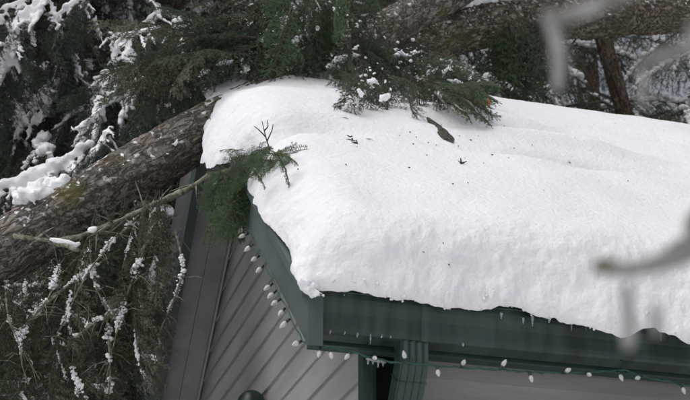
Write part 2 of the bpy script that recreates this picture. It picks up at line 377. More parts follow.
# front wall: corner boards, narrow window, lap siding
xc0 = XW
xwin0 = on_plane(371, 380, (0, YW, 0), (0, 1, 0))[0]; xwin1 = on_plane(414, 380, (0, YW, 0), (0, 1, 0))[0]
ztop = ZC+0.03
mb = MB(); box(mb, (XW-0.016, YW-0.022, 0), (XW-0.0, YW+0.03, ztop)); box(mb, (XW+0.0005, YW-0.022, 0), (xwin0-0.001, YW+0.019, ztop)); mb.build('corner_board', M['green'], house)
win = obj('window', None, house) if False else None
mb = MB(); box(mb, (xwin0, YW+0.004, ZC-1.3), (xwin1, YW+0.0195, ztop)); winp = mb.build('window', M['glass'], house)
mb = MB()
box(mb, (xwin0, YW-0.012, ZC-1.3), (xwin0+0.012, YW+0.0035, ztop)); box(mb, (xwin1-0.012, YW-0.012, ZC-1.3), (xwin1, YW+0.0035, ztop))
box(mb, (xwin0+.0125, YW-0.012, ZC-1.3), (xwin1-.0125, YW+0.0035, ZC-1.27)); mb.build('window_frame', M['green'], winp)
for z0 in zs:
    if z0 < 0.02 or z0 > ZC-0.02: continue
    z1 = min(z0+CH+0.012, ZC+0.03)
    xs = [xwin1+0.001, XE-0.15]
    if z0 < ZC-1.42: xs[0] = xwin0+0.0005
    cut = rs.uniform(1.2, 3.4)
    for xa, xb in ((xs[0], cut-0.001), (cut+0.001, xs[1])):
        j = rs.uniform(-.001, .001); mb = MB()
        hexa(mb, [(xa, YW-0.002+j, z0), (xb, YW-0.002+j, z0), (xb, YW+0.019, z0), (xa, YW+0.019, z0),
                  (xa, YW+0.010+j, z1), (xb, YW+0.010+j, z1), (xb, YW+0.019, z1), (xa, YW+0.019, z1)])
        mb.build('siding_board', M['siding'], house)

# roof deck, both slopes, and soffit
def slope_slab(mb, x0, x1, ya, yb, t0, t1):
    za, zb = roof_z(ya), roof_z(yb)
    hexa(mb, [(x0, ya, za-t1), (x1, ya, za-t1), (x1, yb, zb-t1), (x0, yb, zb-t1), (x0, ya, za-t0), (x1, ya, za-t0), (x1, yb, zb-t0), (x0, yb, zb-t0)])
mb = MB(); slope_slab(mb, 0.0, XE, Y0, YP-0.001, 0.0, 0.055); slope_slab(mb, 0.0, XE, YP+0.001, YB, 0.0, 0.055); mb.build('roof', M['shingle'], house)
mb = MB(); box(mb, (0.002, Y0+0.10, ZC+0.002), (XE, YW-0.024, ZC+0.016)); mb.build('soffit', M['soffit'], house)
mb = MB(); box(mb, (0.002, Y0+0.082, ZC-0.004), (XE, Y0+0.099, ZC+0.12)); mb.build('fascia', M['green'], house)
# barge boards on the left rake
def barge(name, ya, yb, depth, x0=-0.045, x1=-0.001, up=0.005):
    mb = MB(); za, zb = roof_z(ya), roof_z(yb)
    hexa(mb, [(x0, ya, za-depth), (x1, ya, za-depth), (x1, yb, zb-depth), (x0, yb, zb-depth), (x0, ya, za+up), (x1, ya, za+up), (x1, yb, zb+up), (x0, yb, zb+up)])
    return mb.build(name, M['green_board'], house)
barge('barge_board', -0.015, YP-0.001, 0.165); barge('barge_board', YP+0.001, YB+0.02, 0.165)
mb = MB()  # small moulding along the top of the front barge board
za, zb = roof_z(-0.014), roof_z(YP-0.001)
hexa(mb, [(-0.062, -0.014, za-0.03), (-0.0455, -0.014, za-0.03), (-0.0455, YP-.001, zb-0.03), (-0.062, YP-.001, zb-0.03),
          (-0.062, -0.014, za+0.004), (-0.0455, -0.014, za+0.004), (-0.0455, YP-.001, zb+0.004), (-0.062, YP-.001, zb+0.004)])
mb.build('moulding', M['green_board'], house)

# gutter: ogee profile swept along the eave
pr = [(0.078, 0.0), (0.026, 0.0), (0.014, 0.003), (0.008, 0.010), (0.006, 0.022), (0.005, 0.040), (0.003, 0.058), (-0.001, 0.072), (-0.006, 0.086), (-0.009, 0.100), (-0.010, 0.116), (-0.012, 0.118), (-0.012, 0.126), (-0.004, 0.127), (-0.003, 0.118),
      (0.010, 0.10), (0.014, 0.075), (0.014, 0.02), (0.076, 0.006), (0.076, 0.13), (0.080, 0.13)]
mb = MB(); n = len(pr)
V = [(0.001, y, ZC+z) for y, z in pr]+[(XE, y, ZC+z) for y, z in pr]
mb.add(V, [[k, (k+1) % n, n+(k+1) % n, n+k] for k in range(n)])
mb.add([(0.0012, 0.0, ZC+.003), (0.0012, 0.078, ZC+.003), (0.0012, 0.078, ZC+.125), (0.0012, 0.0, ZC+.125)], [[0, 3, 2, 1]])
gut = mb.build('gutter', M['gutter'], house)
for sx_ in (on_plane(425, 320, (0, 0, 0), (0, 1, 0))[0], 2.9):       # seam bands
    mb = MB(); q_ = [(y-.0016, z-.0012) for y, z in pr[1:13]]; k = len(q_)
    V = [(sx_-.012, y, ZC+z) for y, z in q_]+[(sx_+.012, y, ZC+z) for y, z in q_]
    mb.add(V, [[j, j+1, k+j+1, k+j] for j in range(k-1)]); mb.build('seam', M['gutter'], gut)

# downspout: fluted rectangular pipe, straight drop, elbow back to the wall, then down the wall
def fluted(w_, d_, nf=4, dep=0.005):
    prs = []
    xs_ = np.linspace(-w_/2, w_/2, nf*8+1)
    for x in xs_: prs.append((x, -d_/2+dep*(0.5-0.5*cos((x+w_/2)/w_*nf*2*pi))*(1 if abs(x) < w_/2-.002 else 0)))
    prs += [(w_/2, d_/2), (-w_/2, d_/2)]
    return prs
ds = on_plane(411, 345, (0, 0.045, 0), (0, 1, 0)); dx = ds[0]
path = [(0.045, ZC+0.004), (0.045, ZC-0.045), (0.048, ZC-0.060), (0.056, ZC-0.075), (0.120, ZC-0.165), (0.140, ZC-0.185), (0.148, ZC-0.200), (0.152, ZC-0.22), (0.152, 0.25), (0.10, 0.12)]
mb = MB(); fl = fluted(0.083, 0.06); rings = []
for k, (y, z) in enumerate(path):
    a = np.array(path[max(k-1, 0)]); b = np.array(path[min(k+1, len(path)-1)]); t = (b-a)/np.linalg.norm(b-a)  # (dy, dz)
    nrm = np.array([-t[1], t[0]])     # for t=(0,-1): (1,0) -> +y
    rings.append([(dx+px_, y+py_*nrm[0], z+py_*nrm[1]) for px_, py_ in fl])
n = len(fl); V = np.array(rings).reshape(-1, 3)
F = [[k*n+j, (k+1)*n+j, (k+1)*n+(j+1) % n, k*n+(j+1) % n] for k in range(len(path)-1) for j in range(n)]
mb.add(V, F); dsp = mb.build('downspout', M['green'], house)
mb = MB(); y, z = 0.07, ZC-0.094
fl2 = fluted(0.088, 0.065); V = []
t = np.array([0.064, -0.09]); t /= np.linalg.norm(t); nrm = np.array([-t[1], t[0]])
for s_ in (0, 0.003):
    V += [(dx+a, y+b*nrm[0]+t[0]*s_, z+b*nrm[1]+t[1]*s_) for a, b in fl2]
n = len(fl2); mb.add(V, [[j, n+j, n+(j+1) % n, (j+1) % n] for j in range(n)]); mb.build('joint', M['socket'], dsp)

# round-topped dark hood lamp low on the gable, small bulbs along its rim
hc = on_plane(251, 412, (XW-0.05, 0, 0), (1, 0, 0))
lamp = empty('wall_lamp', tuple(hc)); tag(lamp, 'dark green round-topped hood low on the grey gable siding', 'wall lamp')
mb = MB(); k = 14; th = np.linspace(0, pi/2, k)
prof = [(0.062*sin(t)**0.8, 0.085*cos(t)) for t in th]+[(0.064, -0.03), (0.058, -0.045)]
ns = 24; V = [(r*cos(2*pi*j/ns), r*sin(2*pi*j/ns), z) for r, z in prof for j in range(ns)]
mb.add(V, [[a*ns+j, (a+1)*ns+j, (a+1)*ns+(j+1) % ns, a*ns+(j+1) % ns] for a in range(len(prof)-1) for j in range(ns)])
mb.build('hood', M['socket'], lamp, True)
mb = MB(); box(mb, (0.0, -0.03, -0.04), (0.045, 0.03, 0.03)); mb.build('bracket', M['socket'], lamp)

# ------------------------------------------------------------------ light string
string = empty('string_lights', (0, 0, ZC)); string.location = (0, 0, 0)
tag(string, 'green light string with clear unlit bulbs along gable rake and gutter', 'string lights')
rake_pts = []
for t in np.linspace(0, 1, 30):
    y = YP*0.62*(1-t)+0.0*t
    rake_pts.append((-0.052, y, roof_z(y)-0.170+0.006*sin(t*40)))
front_px = [(321, 347), (335, 348.5), (355, 353), (385, 361), (420, 364.5), (450, 367), (500, 370), (540, 372.5), (580, 373), (624, 370.5), (640, 376), (670, 382), (700, 387), (760, 380), (850, 392)]
front_pts = [on_plane(a, b, (0, 0.0, 0), (0, 1, 0)) for a, b in front_px]
mb = MB(); cp = smooth_path(front_pts, 160)
cp[:, 2] += 0.0012*np.sin(np.arange(160)*1.9); add_tube(mb, cp, 0.0023, 6)
cp2 = cp.copy(); cp2[:, 2] += 0.0028*np.sin(np.arange(160)*0.9); cp2[:, 1] += 0.0028*np.cos(np.arange(160)*0.9); add_tube(mb, cp2, 0.0018, 6)
add_tube(mb, smooth_path(rake_pts+[tuple(front_pts[0])], 90), 0.0024, 6)
hk = on_plane(624, 371, (0, 0.0, 0), (0, 1, 0)); add_tube(mb, [hk+(0, 0, -.003), hk+(0, -.002, .012), hk+(0, 0.004, .033), hk+(0, 0.03, 0.044)], 0.002, 6)
mb.build('cable', M['cable'], string, True)
mbs = MB(); pr_s = [(0, 0), (0.0052, 0.0), (0.0056, 0.004), (0.0052, 0.020), (0, 0.020)]
def lathe(pr_, ns=10):
    V = [(r*cos(2*pi*j/ns), r*sin(2*pi*j/ns), z) for r, z in pr_ for j in range(ns)]
    return V, [[a*ns+j, a*ns+(j+1) % ns, (a+1)*ns+(j+1) % ns, (a+1)*ns+j] for a in range(len(pr_)-1) for j in range(ns)]
mbs.add(*lathe(pr_s)); socket_me = mbs.mesh('socket', [M['socket']], True)
mbb = MB(); mbb.add(*lathe([(0, 0.017), (0.0062, 0.018), (0.0088, 0.024), (0.0092, 0.029), (0.0075, 0.037), (0.0042, 0.044), (0.0012, 0.048), (0, 0.049)], 9)); bulb_me = mbb.mesh('bulb', [M['bulb']], False)
def bulb_at(p, d, s=1.0):
    d = Vector(d).normalized()
    o = obj('socket', socket_me, string); o.location = Vector(p); o.rotation_euler = d.to_track_quat('Z', 'Y').to_euler(); o.scale = (s, s, s)
    b = obj('bulb', bulb_me, o)
for k in range(22):
    y = 0.02+k*0.062+rs.uniform(-.026, .026)
    if rs.random() < .12: continue
    bulb_at((-0.056, y, roof_z(y)-0.172), (-0.9, rs.uniform(-.6, .8), -0.75+rs.uniform(-.6, .6)), 0.85)
def front_bulb(px, py, dx_, dz_, dy_=-0.35):
    p = on_plane(px, py, (0, -0.003, 0), (0, 1, 0)); bulb_at(p, (dx_, dy_, dz_), 0.74)
for a in [(320.5, 348, -.3, -1), (329, 349, .2, -1), (351, 352, -.7, -.9), (406, 363, -.35, 1.0), (437, 366.5, 0, -1), (461, 367, .0, .3, -1), (500, 370, .5, .9), (529.5, 372.5, .05, -1), (563, 373, .3, .1, -1), (586, 373.5, 0, -.5, -1),
          (618.5, 371.5, .15, -1), (642, 377, -.8, -.3), (681, 384.5, .1, -1), (372, 357.5, .1, -.4, -1)]: front_bulb(*a)
mb = MB()   # small lump of ice with drips on the cable beside the downspout
for q, (a, b, l_) in enumerate([(368, 359, .016), (373, 360.5, .012), (378, 361, .020), (383, 362, .014)]):
    p = on_plane(a, b, (0, 0, 0), (0, 1, 0)); add_tube(mb, [p+(0, 0, .003), p+(0, 0, -l_*.5), p+(0, 0, -l_)], [.0035, .003, .001], 7)
p0, p1 = on_plane(366, 359, (0, 0, 0), (0, 1, 0)), on_plane(386, 362.5, (0, 0, 0), (0, 1, 0)); add_tube(mb, [p0, (p0+p1)/2, p1], [.003, .0048, .003], 8)
mb.build('ice', M['ice'], string, True)

# ------------------------------------------------------------------ roof snow
NRM = np.array([0, -SA, CA]); SLP = np.array([0, CA, SA])
def us_of(px, py, lift=0.2):
    p = on_plane(px, py, np.array([0, Y0, ZE])+NRM*lift, NRM); return p[0], (p-np.array([0, Y0, ZE])-NRM*lift) @ SLP
def gauss(u, s, cu, cs, su, ss): return np.exp(-((u-cu)/su)**2-((s-cs)/ss)**2)
RE = 0.20   # rounding radius at the edges
na = 20
def edge_param(n_round, dists):
    th = np.linspace(0.0, pi/2, n_round, endpoint=False); return th, dists
u_flat = np.concatenate([np.linspace(0.0, 2.4, 470), np.linspace(2.4, XE+0.05-2*0.2, 60)[1:]])
s_flat = np.linspace(0.0, RL, 330)
nth = 34
th = np.linspace(0, pi/2, nth, endpoint=False)
# every row: (distance inward from edge, height factor)
us_ = np.concatenate([RE*(1-np.cos(th)), RE+u_flat, RE+u_flat[-1]+RE*np.sin(np.linspace(0, pi/2, 8)[1:])])
uh = np.concatenate([np.sin(th), np.ones_like(u_flat), np.cos(np.linspace(0, pi/2, 8)[1:])])
ss_ = np.concatenate([RE*(1-np.cos(th)), RE+s_flat]); sh = np.concatenate([np.sin(th), np.ones_like(s_flat)])
U, S = np.meshgrid(us_, ss_); UH, SH = np.meshgrid(uh, sh)
shape = U.shape; U, S, UH, SH = [a.ravel() for a in (U, S, UH, SH)]
X = U-0.045; SS = S-0.03
pn = np.stack([X*1.0, SS*1.0, 0*X], -1)
# thickness
T = 0.205+0.03*fbm(pn*1.3, 3, 11)+0.007*fbm(pn*4, 2, 12)
cu, cs = us_of(268, 163, .04)      # crease near the rake
ln = np.clip((X-cu)/0.9, -0.5, 1)
T -= 0.085*np.exp(-((SS-(cs+0.10*ln+.05*np.sin(X*5)))/0.12)**2)*np.clip(1-ln, 0, 1)
for px, py, su, sv, amp in ((575, 166, 0.34, 0.07, -0.06), (575, 151, 0.38, 0.09, 0.045), (520, 134, 0.30, 0.09, -0.05), (500, 122, .3, .08, .03), (560, 122, 0.30, 0.1, 0.012), (470, 150, 0.3, 0.12, -0.015), (395, 190, 0.5, 0.25, 0.012), (640, 240, 0.4, .25, .012), (440, 128, 0.14, 0.16, -0.03)):
    a, b = us_of(px, py); T += amp*gauss(X, SS, a, b, su, sv)
T = T*(1-0.12*np.clip((SS-1.9)/0.6, 0, 1))*(1-.45*np.exp(-(U/.33)**2)*np.clip((SS-1.95)/.4, 0, 1))
hgt = T*np.minimum(UH, 1)*np.minimum(SH, 1)
# overhang: the slab bulges past the barge board (upper part) and sags over the gutter (towards the right)
up = np.clip((SS-cs+0.1)/0.3, 0, 1)
left = np.exp(-U/0.10); front = np.exp(-S/0.10)
bump_ = np.exp(-((SS-1.80)/0.34)**2); notch = np.exp(-((SS-cs)/0.16)**2)
lat = -left*(0.018+0.050*bump_-0.10*notch+0.022*fbm(np.stack([SS*5, 0*X+3, 0*X], -1), 3, 21))
lat = lat+np.exp(-U/.16)*.05*np.clip((SS-2.05)/.4, 0, 1)**1.6
sag = np.clip((X-0.52)/0.55, 0, 1)
fwd = -front*(0.005+0.045*sag+0.020*fbm(np.stack([X*5, 0*X, 0*X+9], -1), 3, 22))
base = np.array([0, Y0, ZE+0.012])
pos = base+X[:, None]*np.array([1, 0, 0])+lat[:, None]*np.array([1, 0, 0])+(SS+fwd)[:, None]*SLP+hgt[:, None]*NRM
# ragged lower lip
lip = np.exp(-((S/0.02)**2))*np.exp(-((hgt/0.07)**2))
pos[:, 2] -= lip*(0.034+0.030*sag+(0.012+.016*sag)*fbm(np.stack([X*9, 0*X, 0*X], -1), 3, 31))
pos[:, 1] -= lip*(0.030+0.015*sag)
drape = np.exp(-(U/.10)**2)*np.exp(-((hgt/.12)**2))*np.clip((SS-cs-.12)/.25, 0, 1)*np.clip((RL-.1-SS)/.4, 0, 1)
pos[:, 2] -= drape*(.13+.03*fbm(np.stack([SS*6, 0*X, 0*X+4], -1), 2, 33)); pos[:, 0] -= drape*.012
# soften the ridge: bend the sheet over the peak
r_over = SS-(RL-0.25)
# granular relief, strongest on the broken faces at the edges
edge = np.clip(1-np.minimum(U, S)/0.22, 0, 1)
nv = NRM[None]*np.ones((len(X), 1)); nv = nv+edge[:, None]*np.array([-0.6, -0.3, 0])*np.where(U < S, 1, 0)[:, None]+edge[:, None]*np.array([0, -0.8, 0])*np.where(S <= U, 1, 0)[:, None]
nv /= np.linalg.norm(nv, axis=1)[:, None]
dsp_ = 0.0022*fbm(pos*9, 2, 40)+edge*(0.009*fbm(pos*11, 2, 41)+0.0055*fbm(pos*48, 2, 42))+0.0012*fbm(pos*60, 2, 43)
pos += nv*dsp_[:, None]
# add rear slope rows (mirror of the upper part, plain)
pos = pos.reshape(shape+(3,))
top = pos[-1]
# thickness at ridge runs over the peak in an arc
rear = []
for k, a in enumerate(np.linspace(0, 1, 14)[1:]):
    ang = ALPHA*(1-2*a); r_ = 0.19
    cpt = top.copy(); off = np.array([0, -sin(ang)*r_+SA*r_, (cos(ang)-CA)*r_])
    rear.append(top+off)
last = rear[-1]
for d in np.linspace(0, RL-0.1, 24)[1:]:
    q = last+np.array([0, CA*d, -SA*d]); rear.append(q+np.array([0, 0, 1])[None]*(0.02*fbm(q*3, 2, 50))[:, None])
rear.append(rear[-1]+np.array([0, 0.03, -0.2]))
pos = np.concatenate([pos, np.array(rear)], 0)
ns_, nu_ = pos.shape[:2]
i = np.arange(ns_-1)[:, None]*nu_+np.arange(nu_-1)[None]
mb = MB(); mb.add(pos.reshape(-1, 3), np.stack([i, i+1, i+nu_+1, i+nu_], -1).reshape(-1, 4))
# chunky crumbs of snow on the lip over the gutter and at the broken corner
rsn = mb.build('roof_snow', M['snow'], smooth=True)
tag(rsn, 'thick white snow blanket lying on the house roof', 'snow', None, 'stuff')
SNOW_POS = pos[:S.size//shape[1]].reshape(-1, 3)
def snow_pt(px, py):
    """point of the snow surface seen at a pixel"""
    q = SNOW_POS-CAM; z = q @ FW; x = 345+FPX*(q @ RT)/z; y = 200-FPX*(q @ UP)/z
    d = (x-px)**2+(y-py)**2; c = np.argsort(d)[:6]; return SNOW_POS[c[np.argmin(z[c])]]
mb = MB(); k = 0
r2 = np.random.default_rng(5)
lipv = pos[0:5, :560].reshape(-1, 3); lipv = lipv[(lipv[:, 0] > 0.02) & (lipv[:, 0] < 2.3)]
for q in range(420):
    p = lipv[int(r2.integers(len(lipv)))]+r2.normal(0, .003, 3)
    V, F = blob(p, r2.uniform(0.002, 0.0065)*r2.uniform(.5, 1), q, 6, 0.9, 0.5); mb.add(V, F)
for q in range(26):   # clump hanging at the broken corner
    t = r2.uniform(0, 1); p = on_plane(300+22*t, 284+11*t, (0, -0.045, 0), (0, 1, 0)); V, F = blob(p+r2.normal(0, .006, 3), r2.uniform(.004, .012)*(1.35-t), q+50, 7, .9, .6, 5.0); mb.add(V, F)
merge(mb.build('snow_crumbs', M['snow'], smooth=True), .0032, 2); tag(C.objects['snow_crumbs'], 'crumbly lumps of snow along the roof snow lip', 'snow', None, 'stuff')

# ------------------------------------------------------------------ icicles
def icicle(p, l_, r_):
    mb = MB(); n = 7; t = np.linspace(0, 1, n)
    pts = np.stack([0.0008*np.sin(t*5), 0*t, -t*l_], -1); add_tube(mb, pts, r_*(1-t)**0.8+0.0006, 7, jitter=.25, nscale=120)
    o = mb.build('icicle', M['ice'], None, True); o.location = p
    tag(o, 'small clear icicle hanging from the green gutter', 'icicle', 'icicles hanging from the gutter')
for px, py, yy, l_ in [(330, 326, .01, .015), (345, 320, .005, .012), (371, 320, .002, .034), (358, 321, .002, .014), (382, 322, .002, .012), (391, 323, .002, .010), (424, 296, -.012, .05), (463, 331, .002, .016), (501, 317, -.04, .022),
                       (523, 322, -.045, .02), (532, 320, -.045, .04), (571, 322, -.05, .05), (586, 326, -.05, .03), (610, 326, -.05, .02), (598, 330, -.05, .018), (660, 332, -.055, .04), (678, 332, -.055, .05), (669, 334, -.055, .025), (684, 335, -.055, .02), (549, 322, -.05, .014)]:
    ip = on_plane(px, py-4, (0, yy, 0), (0, 1, 0))
    if yy > 0: ip = np.array([ip[0], 0.009, ZC+0.009])
    icicle(ip, l_*r2.uniform(.8, 1.15), r2.uniform(.0022, .0038))

# ------------------------------------------------------------------ boughs
def grow(seed, L=0.7, nside=22, slen=0.26, ang=55, rise=0.05, droop=0.25, sdroop=0.3, sub=0.03, sublen=0.06, needle=0.022, nw=0.0028, nstep=0.0035, flat=0.75, r0=0.006, hang=0.0, subn=True):
    """a conifer bough along +X: stem, side twigs, small twigs and needles"""
    r = np.random.default_rng(seed); lines = []
    t = np.linspace(0, 1, 14)
    main = np.stack([L*t, 0.03*L*np.sin(t*4+r.uniform(0, 6)), L*(rise*t-droop*t*t)], -1); lines.append((main, r0, r0*0.25, 0))
    for k in range(nside):
        for sd_ in (-1, 1):
            if r.random() < 0.1: continue
            tt = 0.10+0.88*(k+r.uniform(-.3, .3))/nside; tt = min(max(tt, .05), .97)
            p = np.array([np.interp(tt, t, main[:, c]) for c in range(3)]); tg = np.array([1, 0, rise-2*droop*tt]); tg /= np.linalg.norm(tg)
            a = radians(ang+r.normal(0, 9)); l_ = slen*(0.35+0.65*min(1, tt*3.5))*(1-tt)**0.55*r.uniform(.65, 1.2)+0.02
            d = tg*cos(a)+np.array([0, sd_, r.normal(0, .18)])*sin(a); q = np.linspace(0, 1, 7)
            pts = p+d*(l_*q)[:, None]*(1-0.5*hang*q)[:, None]; pts[:, 2] -= l_*(sdroop*q**1.6+hang*q**1.3)
            lines.append((pts, r0*0.4, r0*0.12, 1))
            if not subn: continue
            for m_ in range(int(l_/sub)):
                q0 = (m_+0.6)*sub/l_
                if q0 > .95: continue
                s2 = 1 if m_ % 2 else -1
                p2 = np.array([np.interp(q0, q, pts[:, c]) for c in range(3)]); tg2 = pts[min(int(q0*6)+1, 6)]-pts[int(q0*6)]; tg2 /= np.linalg.norm(tg2)
                sv = np.cross(tg2, [0, 0, 1.0]); sv /= np.linalg.norm(sv)+1e-9
                l2 = sublen*(1-q0*.6)*r.uniform(.6, 1.25); d2 = tg2*0.75+sv*s2*0.7+np.array([0, 0, r.normal(0, .2)-hang*.6])
                qq = np.linspace(0, 1, 4); pp = p2+d2*(l2*qq)[:, None]; pp[:, 2] -= l2*.2*qq**2
                lines.append((pp, r0*.18, r0*.09, 2))
    # needles
    A, Tn, Lf = [], [], []
    for pts, ra, rb, lv in lines:
        seg = np.linalg.norm(np.diff(pts, axis=0), axis=1); tot = seg.sum(); nn = max(2, int(tot/nstep))
        cum = np.r_[0, np.cumsum(seg)]; x = r.uniform(0 if lv else .25, 1, nn)*tot
        B = np.stack([np.interp(x, cum, pts[:, c]) for c in range(3)], -1)
        ii = np.clip(np.searchsorted(cum, x)-1, 0, len(pts)-2); tg = pts[ii+1]-pts[ii]; tg /= np.linalg.norm(tg, axis=1)[:, None]+1e-9
        A.append(B); Tn.append(tg); Lf.append(np.full(nn, 1.0 if lv else .8))
    A = np.concatenate(A); Tn = np.concatenate(Tn); Lf = np.concatenate(Lf)
    sv = np.cross(Tn, [0, 0, 1.0]); sv /= np.linalg.norm(sv, axis=1)[:, None]+1e-9; uv = np.cross(sv, Tn)
    ph = r.normal(0, 1.3*(1-flat)+.25, len(A))+np.where(r.random(len(A)) < .5, 0, pi)
    perp = sv*np.cos(ph)[:, None]+uv*np.abs(np.sin(ph))[:, None]*np.where(r.random(len(A)) < .8, 1, -1)[:, None]
    d = Tn*r.uniform(.35, .9, len(A))[:, None]+perp*.8; d /= np.linalg.norm(d, axis=1)[:, None]
    ln_ = needle*r.uniform(.6, 1.15, len(A))*Lf
    wv = np.cross(d, r.normal(0, 1, (len(A), 3))); wv /= np.linalg.norm(wv, axis=1)[:, None]+1e-9
    tri = np.stack([A-wv*nw*.5, A+wv*nw*.5, A+d*ln_[:, None]], 1)
    # stems
    sm = MB()
    for pts, ra, rb, lv in lines:
        if lv == 2: continue
        V, F, _ = tube(pts, np.linspace(ra, rb, len(pts)), 5 if lv == 0 else 3, False); sm.add(V, F)
    sv_, sq = np.concatenate(sm.v), np.concatenate(sm.q)
    return dict(tri=tri, sv=sv_, sq=sq, lines=lines)
def snow_on(b, seed, prob=0.5, rad=0.02, level1=0.4, lo=.0, hi=1.0):
    """lumpy snow lying along the stems of a bough"""
    r = np.random.default_rng(seed); mb = MB()
    for pts, ra, rb, lv in b['lines']:
        if lv == 2: continue
        if lv == 0:
            if r.random() > prob: continue
            a, c = sorted(r.uniform(lo, hi, 2)); a = min(a, c-.25)
            R_ = rad*r.uniform(.8, 1.3)
        else:
            if r.random() > level1: continue
            a = r.uniform(0, .5); c = a+r.uniform(.2, .55); R_ = rad*r.uniform(.35, .75)
        a = max(a, 0.0); c = min(c, 1.0); n = max(6, int((c-a)*len(pts)*1.6)); q = np.linspace(a, c, n)*(len(pts)-1)
        pp = np.stack([np.interp(q, np.arange(len(pts)), pts[:, k]) for k in range(3)], -1)
        e = np.sin(np.linspace(0.05, pi-.05, n))**0.5; pp[:, 2] += R_*.45
        load(mb, pp, R_, int(r.integers(1e6)), dens=.55 if R_ > .02 else .8)
    return mb
def bough_mesh(name, b, leaf, stem, snowmb=None):
    mb = MB(); n = len(b['tri']); mb.add(b['tri'].reshape(-1, 3), np.arange(n*3).reshape(-1, 3), 0); mb.add(b['sv'], b['sq'], 1)
    mats = [leaf, stem]
    if snowmb is not None and snowmb.n:
        base = mb.n; V = np.concatenate(snowmb.v)
        mb.v.append(V); mb.n += len(V)
        if snowmb.q: Q = np.concatenate(snowmb.q)+base; mb.q.append(Q); mb.qm.append(np.full(len(Q), 2))
        if snowmb.t: Q = np.concatenate(snowmb.t)+base; mb.t.append(Q); mb.tm.append(np.full(len(Q), 2))
        mats.append(M['snow_soft'])
    return mb.mesh(name, mats)
fir_v = [grow(100+k, L=0.62, nside=14, slen=.25, droop=.15+.1*k, flat=.35, sub=.042, sublen=.085, needle=.021, nw=.0042, nstep=.0024) for k in range(3)]
FIR = [bough_mesh('fir_bough', fir_v[k], M['fir'], M['twig']) for k in range(3)]
FIRS = [bough_mesh('snowy_fir_bough', fir_v[k], M['fir'], M['twig'], snow_on(fir_v[k], 60+k, 1.0, .014, .40)) for k in range(2)]
FIRB = [bough_mesh('fresh_fir_bough', fir_v[k], M['fir_bright'], M['twig']) for k in range(3)]
hang_v = [grow(200+k, L=0.75, nside=14, slen=.24, ang=45, rise=0.0, droop=.35, sdroop=.5, sub=.040, sublen=.085, needle=.023, nw=.0058, nstep=.0034, hang=.45, flat=.35, r0=.004) for k in range(3)]
HANG = [bough_mesh('hanging_bough', hang_v[k], M['hang'], M['twig']) for k in range(3)]
HANGG = [bough_mesh('hanging_green_bough', hang_v[k], M['fir'], M['twig']) for k in range(2)]
HANGS = [bough_mesh('snowy_hanging_bough', hang_v[k], M['hang'], M['twig'], snow_on(hang_v[k], 70+k, 1.0, .013, .35)) for k in range(2)]
def place(me, base, tip, parent, upv=(0, 0, 1), roll=0.0, native=0.62, name='bough', width=1.0):
    base = Vector(base); tip = Vector(tip); d = tip-base; s = d.length/native; x = d.normalized()
    u = Vector(upv); y = u.cross(x)
    if y.length < 1e-3: y = Vector((0, 1, 0)).cross(x)
    y.normalize(); z = x.cross(y); m = Matrix((x, y, z)).transposed().to_4x4()
    m = Matrix.Translation(base) @ m @ Matrix.Rotation(roll, 4, 'X') @ Matrix.Diagonal((s, s*width, s*width, 1))
    o = obj(name, me, parent); o.matrix_local = (parent.matrix_world.inverted() if False else Matrix.Translation(-Vector(parent.location)) if parent else Matrix()) @ m
    return o

# ------------------------------------------------------------------ fallen trees
def log_mesh(path, r0, r1, seed, ns=56, n=320, amp=.10):
    pts = smooth_path(path, n); rad = np.linspace(r0, r1, n)
    V, F, T = tube(pts, rad, ns, True)
    c = np.repeat(pts, ns, axis=0); d = V[:n*ns]-c; L_ = np.linalg.norm(np.diff(pts, axis=0), axis=1).sum()
    th_ = np.tile(np.linspace(0, 2*pi, ns, endpoint=False), n); s_ = np.repeat(np.linspace(0, L_, n), ns)
    q = np.stack([np.cos(th_)*2.2, np.sin(th_)*2.2, s_*3.0], -1); q2 = np.stack([np.cos(th_)*7, np.sin(th_)*7, s_*9], -1)
    V[:n*ns] = c+d*(1+amp*.6*fbm(q, 2, seed)+amp*(.5-np.abs(fbm(q2, 3, seed+3))))[:, None]
    mb = MB(); mb.add(V, F); mb.t.append(T); mb.tm.append(np.zeros(len(T), int))
    rr_ = np.repeat(rad, ns); mb.bark = np.concatenate([np.stack([np.cos(th_)*rr_, np.sin(th_)*rr_, s_], -1), np.zeros((2, 3))]); return mb, pts, rad
def local(mb, root):
    mb.v = [v-np.array(root.location) for v in mb.v]; return mb

# tree A: from the ground far left up over the ridge
A_path = [P(-640, 620, 4.2), P(-300, 432, 4.85), P(0, 254, 5.45), P(205, 131, 5.98), P(400, 22, 7.0), P(560, -70, 7.9)]
A_path[0][2] = 0.0
fa = empty('fallen_tree', tuple(A_path[0])); tag(fa, 'snow flecked fallen trunk slanting from lower left up over the roof ridge', 'fallen tree')
mb, apts, arad = log_mesh(A_path, .160, .086, 1, n=520); local(mb, fa).build('trunk', M['bark'], fa, True)
# tree B: nearly level behind the ridge
B_path = [P(392, 42, 7.05), P(430, 37, 7.25), P(490, 24, 7.6), P(600, 17, 8.3), P(700, 14, 9.0), P(1000, 10, 11.5)]
fb = empty('fallen_tree', tuple(B_path[0])); tag(fb, 'mossy fallen trunk lying level behind the snowy ridge at top right', 'fallen tree')
mb, bpts, brad = log_mesh(B_path, .125, .125, 5, n=360, amp=.16); local(mb, fb).build('trunk', M['bark_moss'], fb, True)

